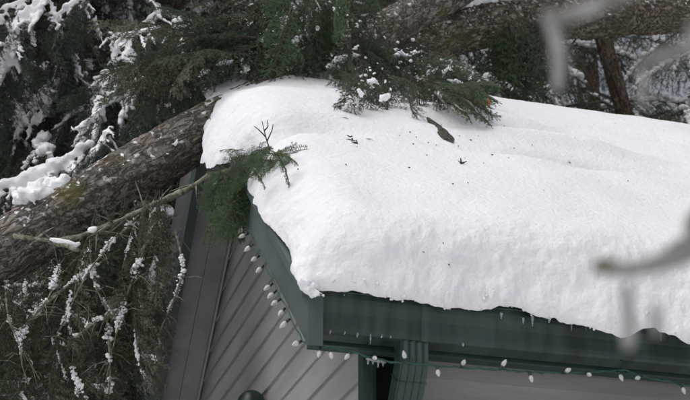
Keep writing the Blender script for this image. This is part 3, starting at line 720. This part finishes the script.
def at_trunk(px, pts):
    q = pts-CAM; x = 345+FPX*(q @ RT)/(q @ FW); return int(np.argmin(np.abs(x-px)))
def trunk_snow(pts, rad, spans, flecks, pxr, seed, root):
    r = np.random.default_rng(seed); mb = MB()
    for pa, pb, off, rr, lift in spans:         # drifts lying on the upper side
        a, b = at_trunk(pa, pts), at_trunk(pb, pts); n = max(10, abs(b-a)//2); ii = np.linspace(a, b, n)
        pp = np.stack([np.interp(ii, np.arange(len(pts)), pts[:, k]) for k in range(3)], -1)
        up_ = np.array([0, 0, 1.0]); pp = pp+up_*(rad[a]*1.02+lift)-FW*off
        load(mb, pp, rr, seed*7+int(pa), dens=1.4)
    for k in range(flecks):                     # flecks caught on the bark
        px = r.uniform(*pxr); i_ = at_trunk(px, pts); a = r.uniform(-.15*pi, .95*pi)
        t_ = pts[min(i_+1, len(pts)-1)]-pts[i_]; t_ /= np.linalg.norm(t_); n1 = np.cross(t_, FW); n1 /= np.linalg.norm(n1)
        if n1[2] < 0: n1 = -n1
        n2 = -FW-t_*(-FW @ t_); n2 /= np.linalg.norm(n2)
        h = 1-1.2*r.random()**1.6; p = pts[i_]+rad[i_]*1.02*(n1*h+n2*sqrt(max(0, 1-h*h)))
        V, F = blob((0, 0, 0), r.uniform(.003, .009)*r.uniform(.4, 1.3), k, 6, 1.0, .75, 5.0)
        nn_ = n1*h+n2*sqrt(max(0, 1-h*h)); V = V-nn_*((V @ nn_)[:, None])*.65
        sd2 = np.cross(nn_, t_); aa = r.uniform(0, pi); sd2 = sd2*cos(aa)+t_*sin(aa); V = V+sd2*((V @ sd2)[:, None])*r.uniform(0, 1.8); mb.add(V+p, F)
    return merge(tag(local(mb, root).build('snow', M['snow_soft'], root, True), kind='stuff'), .005, 2)
trunk_snow(apts, arad, [(22, 60, .03, .055, .03), (60, 78, .02, .02, .0), (78, 100, .0, .02, 0), (-200, -40, 0, .05, .02)], 90, (-60, 215), 3, fa)
trunk_snow(bpts, brad, [(440, 492, .05, .055, .0), (500, 548, .04, .03, 0), (585, 640, .05, .03, 0), (655, 690, .05, .028, 0), (700, 900, 0, .05, 0)], 70, (400, 760), 4, fb)

# broken stubs and limbs of tree A
mb = MB(); pts = smooth_path([P(14, 236, 5.30), P(60, 240, 5.25), P(100, 229, 5.3), P(150, 206, 5.42), P(185, 191, 5.5), P(213, 172, 5.5)], 60)
add_tube(mb, pts, np.linspace(.009, .012, 60), 9, jitter=.6, nscale=26, seed=8)
for k in range(20):
    i_ = int(r2.uniform(5, 58)); d = r2.normal(0, 1, 3)*np.array([1, .6, 1]); d /= np.linalg.norm(d); l_ = r2.uniform(.04, .16)
    add_tube(mb, [pts[i_], pts[i_]+d*l_*.5+(0, 0, -.01), pts[i_]+d*l_+(0, 0, -.03)], [.005, .003, .0015], 5, jitter=.4, nscale=40)
local(mb, fa).build('dead_limb', M['lichen_twig'], fa, True)
mb = MB(); pts2 = smooth_path([P(50, 242, 5.27), P(66, 246, 5.2), P(78, 250, 5.15)], 12); add_tube(mb, pts2, np.linspace(.012, .009, 12), 8, jitter=.4, nscale=30); local(mb, fa).build('stub', M['lichen_twig'], fa, True)
mb = MB()
for a, b in ((50, 80), (88, 97)):
    pp = [P(x, np.interp(x, [50, 78, 88, 100], [239, 246, 231, 227]), 5.22) for x in np.linspace(a, b, 8)]; add_tube(mb, pp, .013*np.sin(np.linspace(.2, pi-.2, 8))**.5, 8, jitter=.3, nscale=40)
local(mb, fa).build('snow', M['snow_soft'], fa, True)
# hanging boughs under tree A
def right_limit(y_): return np.interp(y_, [190, 250, 300, 350, 400], [178, 170, 178, 186, 190])
for k in range(230):
    back = k >= 150
    x = r2.uniform(-60, 180); y_ = 243-0.55*x+r2.uniform(-2, 150)
    y_ = min(max(y_, 190), 376)
    if x > right_limit(y_)-14: x = right_limit(y_)-14-r2.uniform(0, 30)
    if x < 60 and y_ < 320 and r2.random() < .5: continue
    dp = r2.uniform(6.5, 7.3) if back else r2.uniform(5.3, 6.2) if x < 130 else r2.uniform(5.35, 5.8)
    ln_ = r2.uniform(.3, .62); base = P(x, y_, dp)
    d = np.array([r2.normal(0, .30), r2.normal(0, .3), -1.0]); d /= np.linalg.norm(d)
    if x > 120: d[0] = -abs(d[0])*.5
    me = HANGG[k % 2] if (back and k % 2) or k % 7 in (0, 3) else HANG[k % 3] if k % 7 < 5 else HANGS[k % 2]
    place(me, base, base+d*ln_, fa, upv=(-FW[0]+r2.normal(0, .5), -FW[1]+r2.normal(0, .5), 0.4), roll=r2.normal(0, .5), native=.80, width=.75 if x > 130 else 1.0)
# bare lichen limbs in the hanging mass, dusted with snow
for q, (x0, y0, x1, y1) in enumerate([(158, 215, 105, 385), (150, 205, 60, 330), (104, 290, 108, 400), (120, 250, 30, 320), (60, 260, 20, 330), (175, 230, 160, 330), (40, 300, 30, 390), (90, 240, 120, 330), (8, 262, 40, 380), (140, 300, 70, 345)]):
    mb = MB(); d0, d1 = 5.28, 5.35; m_ = [(x0+x1)/2+r2.normal(0, 9), (y0+y1)/2+r2.normal(0, 6)]
    pts = smooth_path([P(x0, y0, d0+.2), P(m_[0], m_[1], d0-.05), P(x1, y1, d1)], 30); add_tube(mb, pts, np.linspace(.006, .0025, 30), 6, 0, jitter=.5, nscale=25, seed=q)
    for k in range(16):
        i_ = int(r2.uniform(3, 29)); d = r2.normal(0, 1, 3)+(0, 0, -.5); d /= np.linalg.norm(d); l_ = r2.uniform(.04, .14)
        add_tube(mb, [pts[i_], pts[i_]+d*l_*.5, pts[i_]+d*l_+(0, 0, -.03)], [.0022, .0016, .0008], 4, 0)
    for k in range(7):
        i_ = int(r2.uniform(3, 26)); n_ = int(r2.uniform(2, 4)); pp = pts[i_:i_+n_+1].copy(); pp[:, 2] += .006
        load(mb, pp, r2.uniform(.004, .010), q*40+k, 1)
    tag(local(mb, fa).build('dead_limb', [M['lichen_twig'], M['snow_soft']], fa, True), kind='stuff')
# boughs of tree A above the trunk and beside the roof edge
def spread(n, poly, dirf, meshes, parent, depthf, ln=(.35, .7), upz=.8, seed=1):
    r = np.random.default_rng(seed); xs = [p[0] for p in poly]; ys = [p[1] for p in poly]; k = 0; tries = 0
    while k < n and tries < 5000:
        tries += 1; x, y_ = r.uniform(min(xs), max(xs)), r.uniform(min(ys), max(ys)); ins = False
        for a in range(len(poly)):
            (xa, ya), (xb, yb) = poly[a], poly[(a+1) % len(poly)]
            if (ya > y_) != (yb > y_) and x < (xb-xa)*(y_-ya)/(yb-ya)+xa: ins = not ins
        if not ins: continue
        dpt = depthf(x, y_)+r.normal(0, .12); d2 = dirf(x, y_, r); l_ = r.uniform(*ln)
        d = RT*d2[0]-UP*d2[1]+FW*r.normal(0, .35); d /= np.linalg.norm(d); b = P(x, y_, dpt)
        place(meshes[int(r.integers(len(meshes)))], b, b+d*l_, parent, upv=(-FW[0]*.8+r.normal(0, .4), -FW[1]*.8+r.normal(0, .4), upz), roll=r.normal(0, .5)); k += 1
ridge_d = lambda x, y_: 6.25+(x-214)*0.00125
def snow_d(x, y_, up_=.10): return (snow_pt(x, y_+18)-CAM) @ FW-up_
spread(46, [(178, 66), (260, 15), (300, 15), (275, 50), (230, 66), (200, 80)], lambda x, y_, r: (-.8+r.normal(0, .3), .25+r.normal(0, .35)), FIR+[HANG[0], HANG[1]]+FIRS[:1], fa, lambda x, y_: ridge_d(x, y_)+.02, (.28, .5), seed=2)
# boughs of tree B lying on the ridge
spread(36, [(300, 15), (410, 30), (445, 58), (420, 62), (360, 58), (300, 42)], lambda x, y_, r: (.15+r.normal(0, .6), .9+r.normal(0, .3)), FIR+FIRS, fb, lambda x, y_: ridge_d(x, y_)-.02, (.22, .42), seed=3)
spread(100, [(325, 50), (345, 45), (430, 52), (440, 76), (425, 86), (380, 84), (345, 78)], lambda x, y_, r: (.2+r.normal(0, .7), .7+r.normal(0, .3)), FIR+FIRS+FIRS+[HANG[0]], fb, lambda x, y_: snow_d(x, y_, .16), (.14, .26), seed=13)
spread(26, [(275, -30), (350, -30), (345, 8), (285, 10)], lambda x, y_, r: (r.normal(0, .9), .7), FIRB+FIR[:1]+FIRS[:1], fb, lambda x, y_: ridge_d(x, y_)-.1, (.2, .36), seed=4)
spread(28, [(405, 55), (440, 62), (462, 90), (425, 86)], lambda x, y_, r: (.9+r.normal(0, .25), .35+r.normal(0, .25)), FIRB+FIR+FIRS, fb, lambda x, y_: snow_d(x, y_, .22), (.18, .34), seed=5)
spread(34, [(240, 45), (310, 25), (320, 50), (250, 66)], lambda x, y_, r: (r.normal(0, .8), .5+r.normal(0, .3)), FIR+FIRS, fb, lambda x, y_: ridge_d(x, y_)+.1, (.22, .4), seed=6)
spread(16, [(495, 10), (560, 5), (560, 22), (500, 26)], lambda x, y_, r: (r.normal(0, .3), 1.0), FIR+FIRB[:1], fb, lambda x, y_: 7.5+(x-500)*.006, (.35, .55), seed=7)
spread(10, [(350, -30), (480, -30), (470, -5), (360, 5)], lambda x, y_, r: (r.normal(0, .6), 1.0), FIR, fb, lambda x, y_: 7.4, (.2, .4), seed=8)
# limb with a fresh orange end
mb = MB(); pts = smooth_path([P(x, y_, snow_d(x, y_, u_)) for x, y_, u_ in ((425, 80, .2), (450, 87, .16), (470, 96, .13), (487, 102.5, .12))], 26)
add_tube(mb, pts, np.linspace(.006, .015, 26), 10, jitter=.8, nscale=26, seed=2); limb = local(mb, fb).build('broken_limb', M['moss_limb'], fb, True)
mb = MB(); V, F = blob(pts[-1]+RT*.002, .0145, 3, 8, .9, .45, 5.0); mb.add(V, F); e_ = pts[-1]
local(mb, fb).build('torn_end', M['wood_cut'], fb, True).parent = fb
# clumps of snow caught in the boughs on the ridge
mb = MB()
for q, (x, y_, rr) in enumerate([(345, 58, .040), (402, 55, .030), (300, 38, .028), (283, 20, .024), (372, 82, .026), (428, 74, .022), (246, 68, .030), (322, 12, .022), (415, 52, .020), (385, 96, .02), (360, 92, .018), (262, 40, .022), (440, 92, .016), (225, 62, .022), (205, 72, .02)]):
    c_ = P(x, y_, (snow_d(x, y_, .19) if y_ > 50 and x > 320 else ridge_d(x, y_)-.10)); dd = RT*r2.normal(0, 1)+UP*r2.normal(0, .5); load(mb, [c_-dd*rr*1.3, c_, c_+dd*rr*1.5+(0, 0, -rr*.8)], rr*.42, 900+q, dens=2.0)
    for k in range(9):
        c2 = c_+r2.normal(0, rr*1.3, 3); load(mb, [c2, c2+r2.normal(0, rr*.2, 3)], rr*.2, 950+q*9+k)
merge(tag(local(mb, fb).build('snow', M['snow_soft'], fb, True), kind='stuff'), .0035, 1)
# thin twigs under the limb
mb = MB()
for a, b, c in [((455, 95), (470, 103), (478, 113)), ((440, 90), (462, 110), (475, 112)), ((460, 92), (475, 100), (492, 98)), ((435, 92), (450, 108), (468, 118))]:
    pp = smooth_path([P(*a, snow_d(*a, .15)), P(*b, snow_d(*b, .1)), P(*c, snow_d(*c, .06))], 10); add_tube(mb, pp, np.linspace(.006, .002, 10), 5, jitter=.4, nscale=30)
local(mb, fb).build('twigs', M['lichen_twig'], fb, True)

# green broken bough hanging over the rake
rb = empty('hanging_bough', tuple(P(262, 158, 5.15))); tag(rb, 'green fir bough hanging over the snowy rake edge beside the wall', 'fir bough')
def notch_d(x, y_): return (snow_pt(x, y_+6)-CAM) @ FW-.11
spread(60, [(238, 150), (282, 149), (276, 161), (250, 166)], lambda x, y_, r: (r.normal(0, .9), .25+r.normal(0, .45)), FIRB+FIR[:1], rb, notch_d, (.06, .115), upz=.2, seed=9)
spread(44, [(222, 160), (256, 156), (252, 190), (222, 205)], lambda x, y_, r: (-.3+r.normal(0, .4), 1.0), FIRB+FIRB[:2]+FIR[:1], rb, lambda x, y_: 5.0+(240-x)*.003, (.13, .24), seed=10)
mb = MB(); pp = smooth_path([P(282, 152, notch_d(282, 152)), P(262, 157, notch_d(262, 157)), P(240, 166, 5.05), P(212, 174, 5.35)], 24)[4:]; add_tube(mb, pp, np.linspace(.003, .007, 20), 7, jitter=.4, nscale=30)
pp = smooth_path([P(252, 160, 5.1), P(240, 190, 5.15), P(228, 235, 5.2)], 20); add_tube(mb, pp, np.linspace(.008, .003, 20), 6, jitter=.4, nscale=30); local(mb, rb).build('stem', M['lichen_twig'], rb, True)
mb = MB()
for a in ([(270, 150), (266, 138), (262, 121)], [(267, 141), (272, 130), (273, 124)], [(266, 137), (259, 130), (254, 126)], [(264, 131), (268, 126), (267, 120)]):
    pp = smooth_path([P(x, y_, notch_d(270, 152)+.02) for x, y_ in a], 8); add_tube(mb, pp, np.linspace(.0028, .0012, 8), 5)
local(mb, rb).build('bare_twig', M['twig'], rb, True)

# dark piece of dead wood sticking out of the snow
p0, p1 = P(428, 120, 6.15), P(453, 143, 5.95)
dw = empty('dead_branch', tuple(p1)); tag(dw, 'dark broken branch piece half sunk in the roof snow', 'branch')
a_, b_ = snow_pt(428, 121), snow_pt(452, 142); mb = MB()
ax_ = (b_-a_); ll = np.linalg.norm(ax_); ax_ /= ll; sx2 = np.cross(ax_, NRM); sx2 /= np.linalg.norm(sx2)
st_ = np.linspace(0, 1, 9); wd_ = np.array([.006, .012, .017, .022, .027, .028, .030, .020, .004]); hg_ = np.array([.004, .007, .009, .011, .012, .012, .010, .006, .001]); V = []
for t_, w_, h_ in zip(st_, wd_, hg_):
    c_ = a_+ax_*ll*t_+NRM*(.014-.008*t_)
    for u_, v_ in ((-1, -.6), (1, -.7), (1.0, .35), (.35, 1), (-.45, .8), (-1.05, .25)): V.append(c_+sx2*u_*w_*r2.uniform(.8, 1.2)+NRM*v_*h_*r2.uniform(.8, 1.25)+ax_*r2.normal(0, .006))
mb.add(V, [[k*6+j, (k+1)*6+j, (k+1)*6+(j+1) % 6, k*6+(j+1) % 6] for k in range(8) for j in range(6)])
dw.location = tuple(b_); local(mb, dw).build('wood', M['deadwood'], dw, False)

# litter on the snow: needles, scales and twiglets
mb = MB(); r3 = np.random.default_rng(15)
for k in range(44):
    if k < 34: x, y_ = r3.normal(425, 55), r3.normal(140, 24)
    else: x, y_ = r3.uniform(270, 690), r3.uniform(100, 290)
    if y_ < 95+.1*(x-470) or y_ > 270: continue
    p = snow_pt(x, y_)+NRM*.003; d = r3.normal(0, 1, 3); d -= NRM*(d @ NRM); d /= np.linalg.norm(d); l_ = r3.uniform(.003, .010) if k % 12 else r3.uniform(.015, .035)
    add_tube(mb, [p-d*l_*.5, p, p+d*l_*.5], [.0008, .0026 if k % 3 else .0018, .0008], 4)
for px, py in ((353, 140), (358, 143), (350, 137), (461, 163), (472, 113)):
    p = snow_pt(px, py)
    for q in range(5):
        d = r3.normal(0, 1, 3); d /= np.linalg.norm(d); d[2] = abs(d[2])*.6; l_ = r3.uniform(.012, .03); add_tube(mb, [p, p+d*l_*.5, p+d*l_], [.003, .0025, .001], 4)
tag(mb.build('needle_litter', M['deadwood']), 'scattered dark needles and twig bits on the roof snow', 'litter', None, 'stuff')

# ------------------------------------------------------------------ standing trees
far_v = [grow(300+k, L=2.0, nside=17, slen=.62, ang=52, rise=-.02, droop=.30+.06*k, sdroop=.35, sub=.085, sublen=.20, needle=.052, nw=.010, nstep=.016, hang=.55, flat=.4, r0=.018) for k in range(3)]
far_s = [snow_on(far_v[k], 400+k, 1.0, .055, .42, .05, 1.0) for k in range(3)]
far_sn = [(np.concatenate(s.v), np.concatenate(s.q)) for s in far_s]
def crown(seed, H, z0, R0, per=5, dz=.42, snowp=.6):
    """boughs in whorls round a trunk: returns foliage and snow builders"""
    r = np.random.default_rng(seed); fo = MB(); sn = MB(); z = z0
    while z < H-.3:
        f_ = (H-z)/(H-z0); R_ = R0*(f_**.7)*r.uniform(.85, 1.1)+.25; m_ = per if f_ > .25 else per-1
        for k in range(m_):
            a = 2*pi*(k+r.uniform(-.35, .35))/m_+z*2.4; sc = R_/2.0*r.uniform(.75, 1.15); v = int(r.integers(3)); b = far_v[v]
            tl = r.normal(.05, .12); ro = r.normal(0, .2)
            Mx = (Matrix.Rotation(a, 3, 'Z') @ Matrix.Rotation(tl, 3, 'Y') @ Matrix.Rotation(ro, 3, 'X')); m3 = np.array(Mx)*sc
            o = np.array([0, 0, z+r.uniform(-.15, .15)])
            fo.add((b['tri'].reshape(-1, 3) @ m3.T)+o, np.arange(len(b['tri'])*3).reshape(-1, 3), 0); fo.add((b['sv'] @ m3.T)+o, b['sq'], 1)
            if r.random() < snowp:
                Vs, Qs = far_sn[v]; sn.add((Vs @ m3.T)+o, Qs, 0)
        z += dz*r.uniform(.8, 1.2)
    return fo, sn
HT = 15.0
kinds = []
for sd_, leaf, per, dz, sp in ((1, 'cedar', 5, .46, .6), (2, 'cedar_green', 5, .58, 1.0)):
    fo, sn = crown(sd_, HT, 1.6, 2.3, per, dz, sp)
    n = 16; pts = np.stack([.06*np.sin(np.linspace(0, 5, n)), .05*np.cos(np.linspace(0, 4, n)), np.linspace(-.1, HT, n)], -1)
    mb, _, _ = log_mesh(pts, .19, .02, sd_, 20, 140)
    kinds.append((fo.mesh('crown', [M[leaf], M['twig']]), sn.mesh('snow', [M['snow_soft']], True), mb.mesh('trunk', [M['bark_far']], True)))
print('crown tris', [len(k[0].polygons) for k in kinds], [len(k[1].polygons) for k in kinds])
def tree(px, depth, kind, rz, label, sc=1.0, py=60):
    p = P(px, py, depth); t = empty('conifer_tree', (p[0], p[1], 0)); t.rotation_euler = (0, 0, rz); t.scale = (sc, sc, sc)
    tag(t, label, 'tree', 'snowy conifers behind the house')
    for nm, me in zip(('crown', 'snow', 'trunk'), kinds[kind]): o = obj(nm, me, t); tag(o, kind='stuff') if nm != 'trunk' else None
    return t
tree(40, 9.2, 0, 0.3, 'dark drooping conifer with snowy boughs at far left behind slanting trunk')
tree(-70, 8.6, 0, 2.2, 'dark conifer at left picture edge, partly outside the frame', .95)
tree(165, 10.2, 0, 1.4, 'dark conifer just left of the roof ridge end', 1.05)
tree(285, 11.5, 0, 4.0, 'dark conifer behind the green boughs on the ridge', 1.1)
tree(395, 12.5, 1, 2.0, 'conifer behind the left end of the level mossy trunk', 1.1)
tree(500, 14.0, 1, .5, 'green conifer behind the middle of the level mossy trunk', 1.2)
tree(735, 11.8, 1, 3.3, 'dark green snowy conifer at the right edge above the ridge', 1.0)
tree(100, 14.5, 1, 5.0, 'conifer farther back between the two left dark conifers', 1.25)
tree(230, 16.5, 1, 1.1, 'conifer farther back behind the ridge end', 1.3)
tree(590, 18.0, 1, 2.7, 'distant snowy conifer right of the bare leaning trunk', 1.4)
tree(-20, 13.0, 1, 3.9, 'conifer farther back at lower left', 1.1)
# bare leaning trunk seen under the level trunk
b0, b1 = P(628, 125, 11.0), P(598, 20, 11.0); d = (b1-b0)/(b1[2]-b0[2]); low = b0-d*b0[2]
bt = empty('bare_tree', tuple(low)); tag(bt, 'bare brown leaning tree trunk behind the ridge under the level trunk', 'tree')
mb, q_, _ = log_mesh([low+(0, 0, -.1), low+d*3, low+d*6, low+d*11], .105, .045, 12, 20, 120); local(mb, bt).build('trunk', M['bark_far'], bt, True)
for k in range(40):
    mb = MB(); h = r2.uniform(2.5, 10.5); a = r2.uniform(0, 2*pi); l_ = r2.uniform(.3, 1.2); b = low+d*h; q = np.array([cos(a), sin(a), r2.uniform(-.5, .3)]); add_tube(mb, [b, b+q*l_*.5, b+q*l_+(0, 0, -.15)], [.014, .009, .003], 5)
    local(mb, bt).build('branch', M['twig'], bt, True)

# snow laden branches of the left trees, each a long limb with its load
def laden(path_px, depth, rr, label, twigs=14, seed=1):
    rr *= 0.92; twigs = int(twigs*1.8)
    r = np.random.default_rng(seed); pts = smooth_path([P(x, y_, depth+dz_) for x, y_, dz_ in path_px], 40)
    root = empty('snowy_branch', tuple(pts[0])); tag(root, label, 'branch', 'snow laden branches of the left conifers')
    mb = MB(); add_tube(mb, pts, np.linspace(.016, .006, 40), 6); local(mb, root).build('limb', M['twig'], root, True)
    mb = MB(); e = np.sin(np.linspace(.12, pi-.12, 40))**.4; q = pts.copy(); q[:, 2] += rr*.5
    load(mb, q, rr*.8, seed, dens=1.3)
    for k in range(twigs):
        i_ = int(r.uniform(2, 38)); l_ = r.uniform(.06, .32); d = np.array([r.normal(0, .5), r.normal(0, .5), -1.0]); d /= np.linalg.norm(d)
        pp = smooth_path([pts[i_], pts[i_]+d*l_*.6+(0, 0, .01), pts[i_]+d*l_], 8); load(mb, pp, rr*r.uniform(.18, .42), seed*50+k, dens=.9)
    merge(tag(local(mb, root).build('snow', M['snow_soft'], root, True), kind='stuff'), .0085, 3)
    for k in range(10):
        i_ = int(r.uniform(4, 38)); b = pts[i_]; dd = np.array([r.normal(0, .4), r.normal(0, .4), -1.0]); dd /= np.linalg.norm(dd); place(HANGG[k % 2] if False else CED[k % 2], b-(0, 0, .01), b+dd*r.uniform(.3, .6), root, upv=(-FW[0], -FW[1], .5), roll=r.normal(0, .6), native=.8)
CED = [bough_mesh('dark_hanging_bough', hang_v[k], M['cedar'], M['twig']) for k in range(2)]
laden([(52, -12, 0), (40, 8, 0), (18, 30, 0), (8, 60, 0), (-4, 90, 0)], 7.6, .055, 'snowy branch arching down the upper left corner', 16, 1)
laden([(92, -8, 0), (75, 6, 0), (58, 18, 0)], 7.8, .035, 'short snowy branch at the top edge near the left corner', 6, 2)
laden([(172, 24, 0), (190, 28, 0), (205, 38, 0), (222, 46, 0)], 7.4, .045, 'snowy branch reaching right above the slanting trunk', 10, 3)
laden([(160, 30, 0), (125, 38, 0), (108, 34, 0)], 7.6, .030, 'thin snowy branch left of the reaching branch', 8, 4)
laden([(122, 48, 0), (132, 65, 0), (130, 95, 0), (134, 135, 0)], 7.5, .050, 'snowy branch hanging straight down above the slanting trunk', 18, 5)
laden([(126, 70, 0), (112, 78, 0), (95, 82, 0)], 7.6, .040, 'snow clump left of the straight hanging branch', 10, 6)
laden([(85, 78, 0), (60, 88, 0), (44, 98, 0), (32, 112, 0)], 7.9, .055, 'broad faded snowy branch in the middle of the dark conifer', 12, 7)
laden([(92, 150, 0), (70, 163, 0), (45, 178, 0), (20, 186, 0), (-10, 194, 0)], 7.0, .062, 'thick snowy branch sloping just above the slanting trunk', 18, 8)
laden([(100, 100, 0), (98, 125, 0), (92, 138, 0)], 7.2, .045, 'short drooping snowy twig above the thick sloping branch', 8, 9)
laden([(88, 106, 0), (75, 116, 0), (62, 124, 0)], 7.7, .025, 'thin snowy twig between the sloping branches', 5, 10)
laden([(-6, 14, 0), (6, 10, 0), (26, 2, 0)], 7.7, .03, 'snowy twig across the very top left corner', 6, 11)
laden([(42, 148, 0), (30, 152, 0), (20, 160, 0)], 7.9, .03, 'small faint snow patch on a twig over the thick branch', 5, 12)
laden([(150, 2, 0), (158, 14, 0), (150, 24, 0)], 8.0, .028, 'small snowy twig at the top above the straight hanging branch', 5, 13)
laden([(232, 20, 0), (252, 22, 0), (268, 14, 0)], 7.6, .028, 'snowy twig beside the green boughs above the roof', 5, 14)
laden([(20, 290, 0), (10, 305, 0), (-8, 312, 0)], 7.0, .05, 'snowy branch at the left edge below the slanting trunk', 10, 15)
laden([(45, 268, 0), (32, 285, 0), (20, 296, 0)], 7.0, .03, 'snowy twig under the slanting trunk at left', 6, 16)

laden([(12, 100, 0), (20, 122, 0), (18, 150, 0)], 7.9, .03, 'drooping snowy twig at left between corner branch and thick branch', 8, 17)
laden([(62, 40, 0), (72, 58, 0), (66, 80, 0)], 7.9, .028, 'drooping snowy twig right of the corner branch', 8, 18)
laden([(195, 55, 0), (180, 64, 0), (168, 80, 0)], 7.3, .025, 'snowy twig just above the green boughs on the slanting trunk', 6, 19)
laden([(112, 128, 0), (104, 140, 0), (100, 152, 0)], 6.9, .026, 'snowy twig touching the top of the slanting trunk', 6, 20)

# ------------------------------------------------------------------ foreground shrub with frosted twigs, close to the lens
st = P(900, 200, .66); sh = empty('foreground_shrub', (st[0], st[1], 0)); tag(sh, 'blurred frosted bare shrub twigs close to the camera at right', 'shrub')
mb = MB(); stem = smooth_path([(st[0]+.03, st[1]+.02, -.05), (st[0]+.0, st[1], .8), (st[0]-.01, st[1], 1.6), (st[0]+.01, st[1], 2.1), (st[0]+.03, st[1]+.02, 2.5)], 40); add_tube(mb, stem, np.linspace(.014, .005, 40), 9, jitter=.15, nscale=20); local(mb, sh).build('stem', M['frost_twig'], sh, True)
def stem_at(z): return stem[np.argmin(np.abs(stem[:, 2]-z))]
def twig(px_path, dep, r_a, r_b, lumps, seed):
    pts = [P(x, y_, dep) for x, y_ in px_path]; s0 = stem_at(pts[0][2]-.08); pts = smooth_path([s0]+pts, 40); mb = MB(); add_tube(mb, pts, np.linspace(r_a, r_b, 40), 8, jitter=.2, nscale=60, seed=seed)
    o = local(mb, sh).build('branch', M['frost_twig'], sh, True)
    mb = MB()
    for path, ra, rb_ in lumps:
        n = 16; q = smooth_path([P(x, y_, dep) for x, y_ in path], n); add_tube(mb, q, .55*np.linspace(ra, rb_, n)*np.sin(np.linspace(.35, pi-.3, n))**.4, 10, jitter=.2, nscale=50, seed=seed)
    if mb.n: tag(local(mb, sh).build('frost', M['frost'], sh, True), kind='stuff')
twig([(720, 225), (690, 240), (655, 262), (625, 270), (604, 268)], .60, .0045, .0035, [([(627, 285), (628, 315), (629, 350)], .004, .007), ([(655, 300), (657, 335)], .003, .004)], 1)
twig([(720, 250), (690, 258), (655, 268), (640, 269)], .58, .004, .0025, [], 2)
twig([(720, 30), (690, 46), (662, 58), (640, 64)], .62, .004, .004, [([(690, 44), (664, 55), (640, 62)], .005, .006), ([(642, 62), (644, 85), (643, 108)], .005, .003)], 3)
twig([(720, -60), (650, -18), (600, 4), (560, 18), (545, 14)], .62, .004, .004, [([(622, -6), (590, 8), (556, 18)], .006, .008), ([(545, 12), (556, 35), (559, 60), (558, 92)], .007, .005)], 4)
mb = MB(); V, F = blob(P(604, 266, .60), (.006, .005, .004), 2, 8, 1, .15); mb.add(V, F); local(mb, sh).build('bud', M['bud'], sh, True)
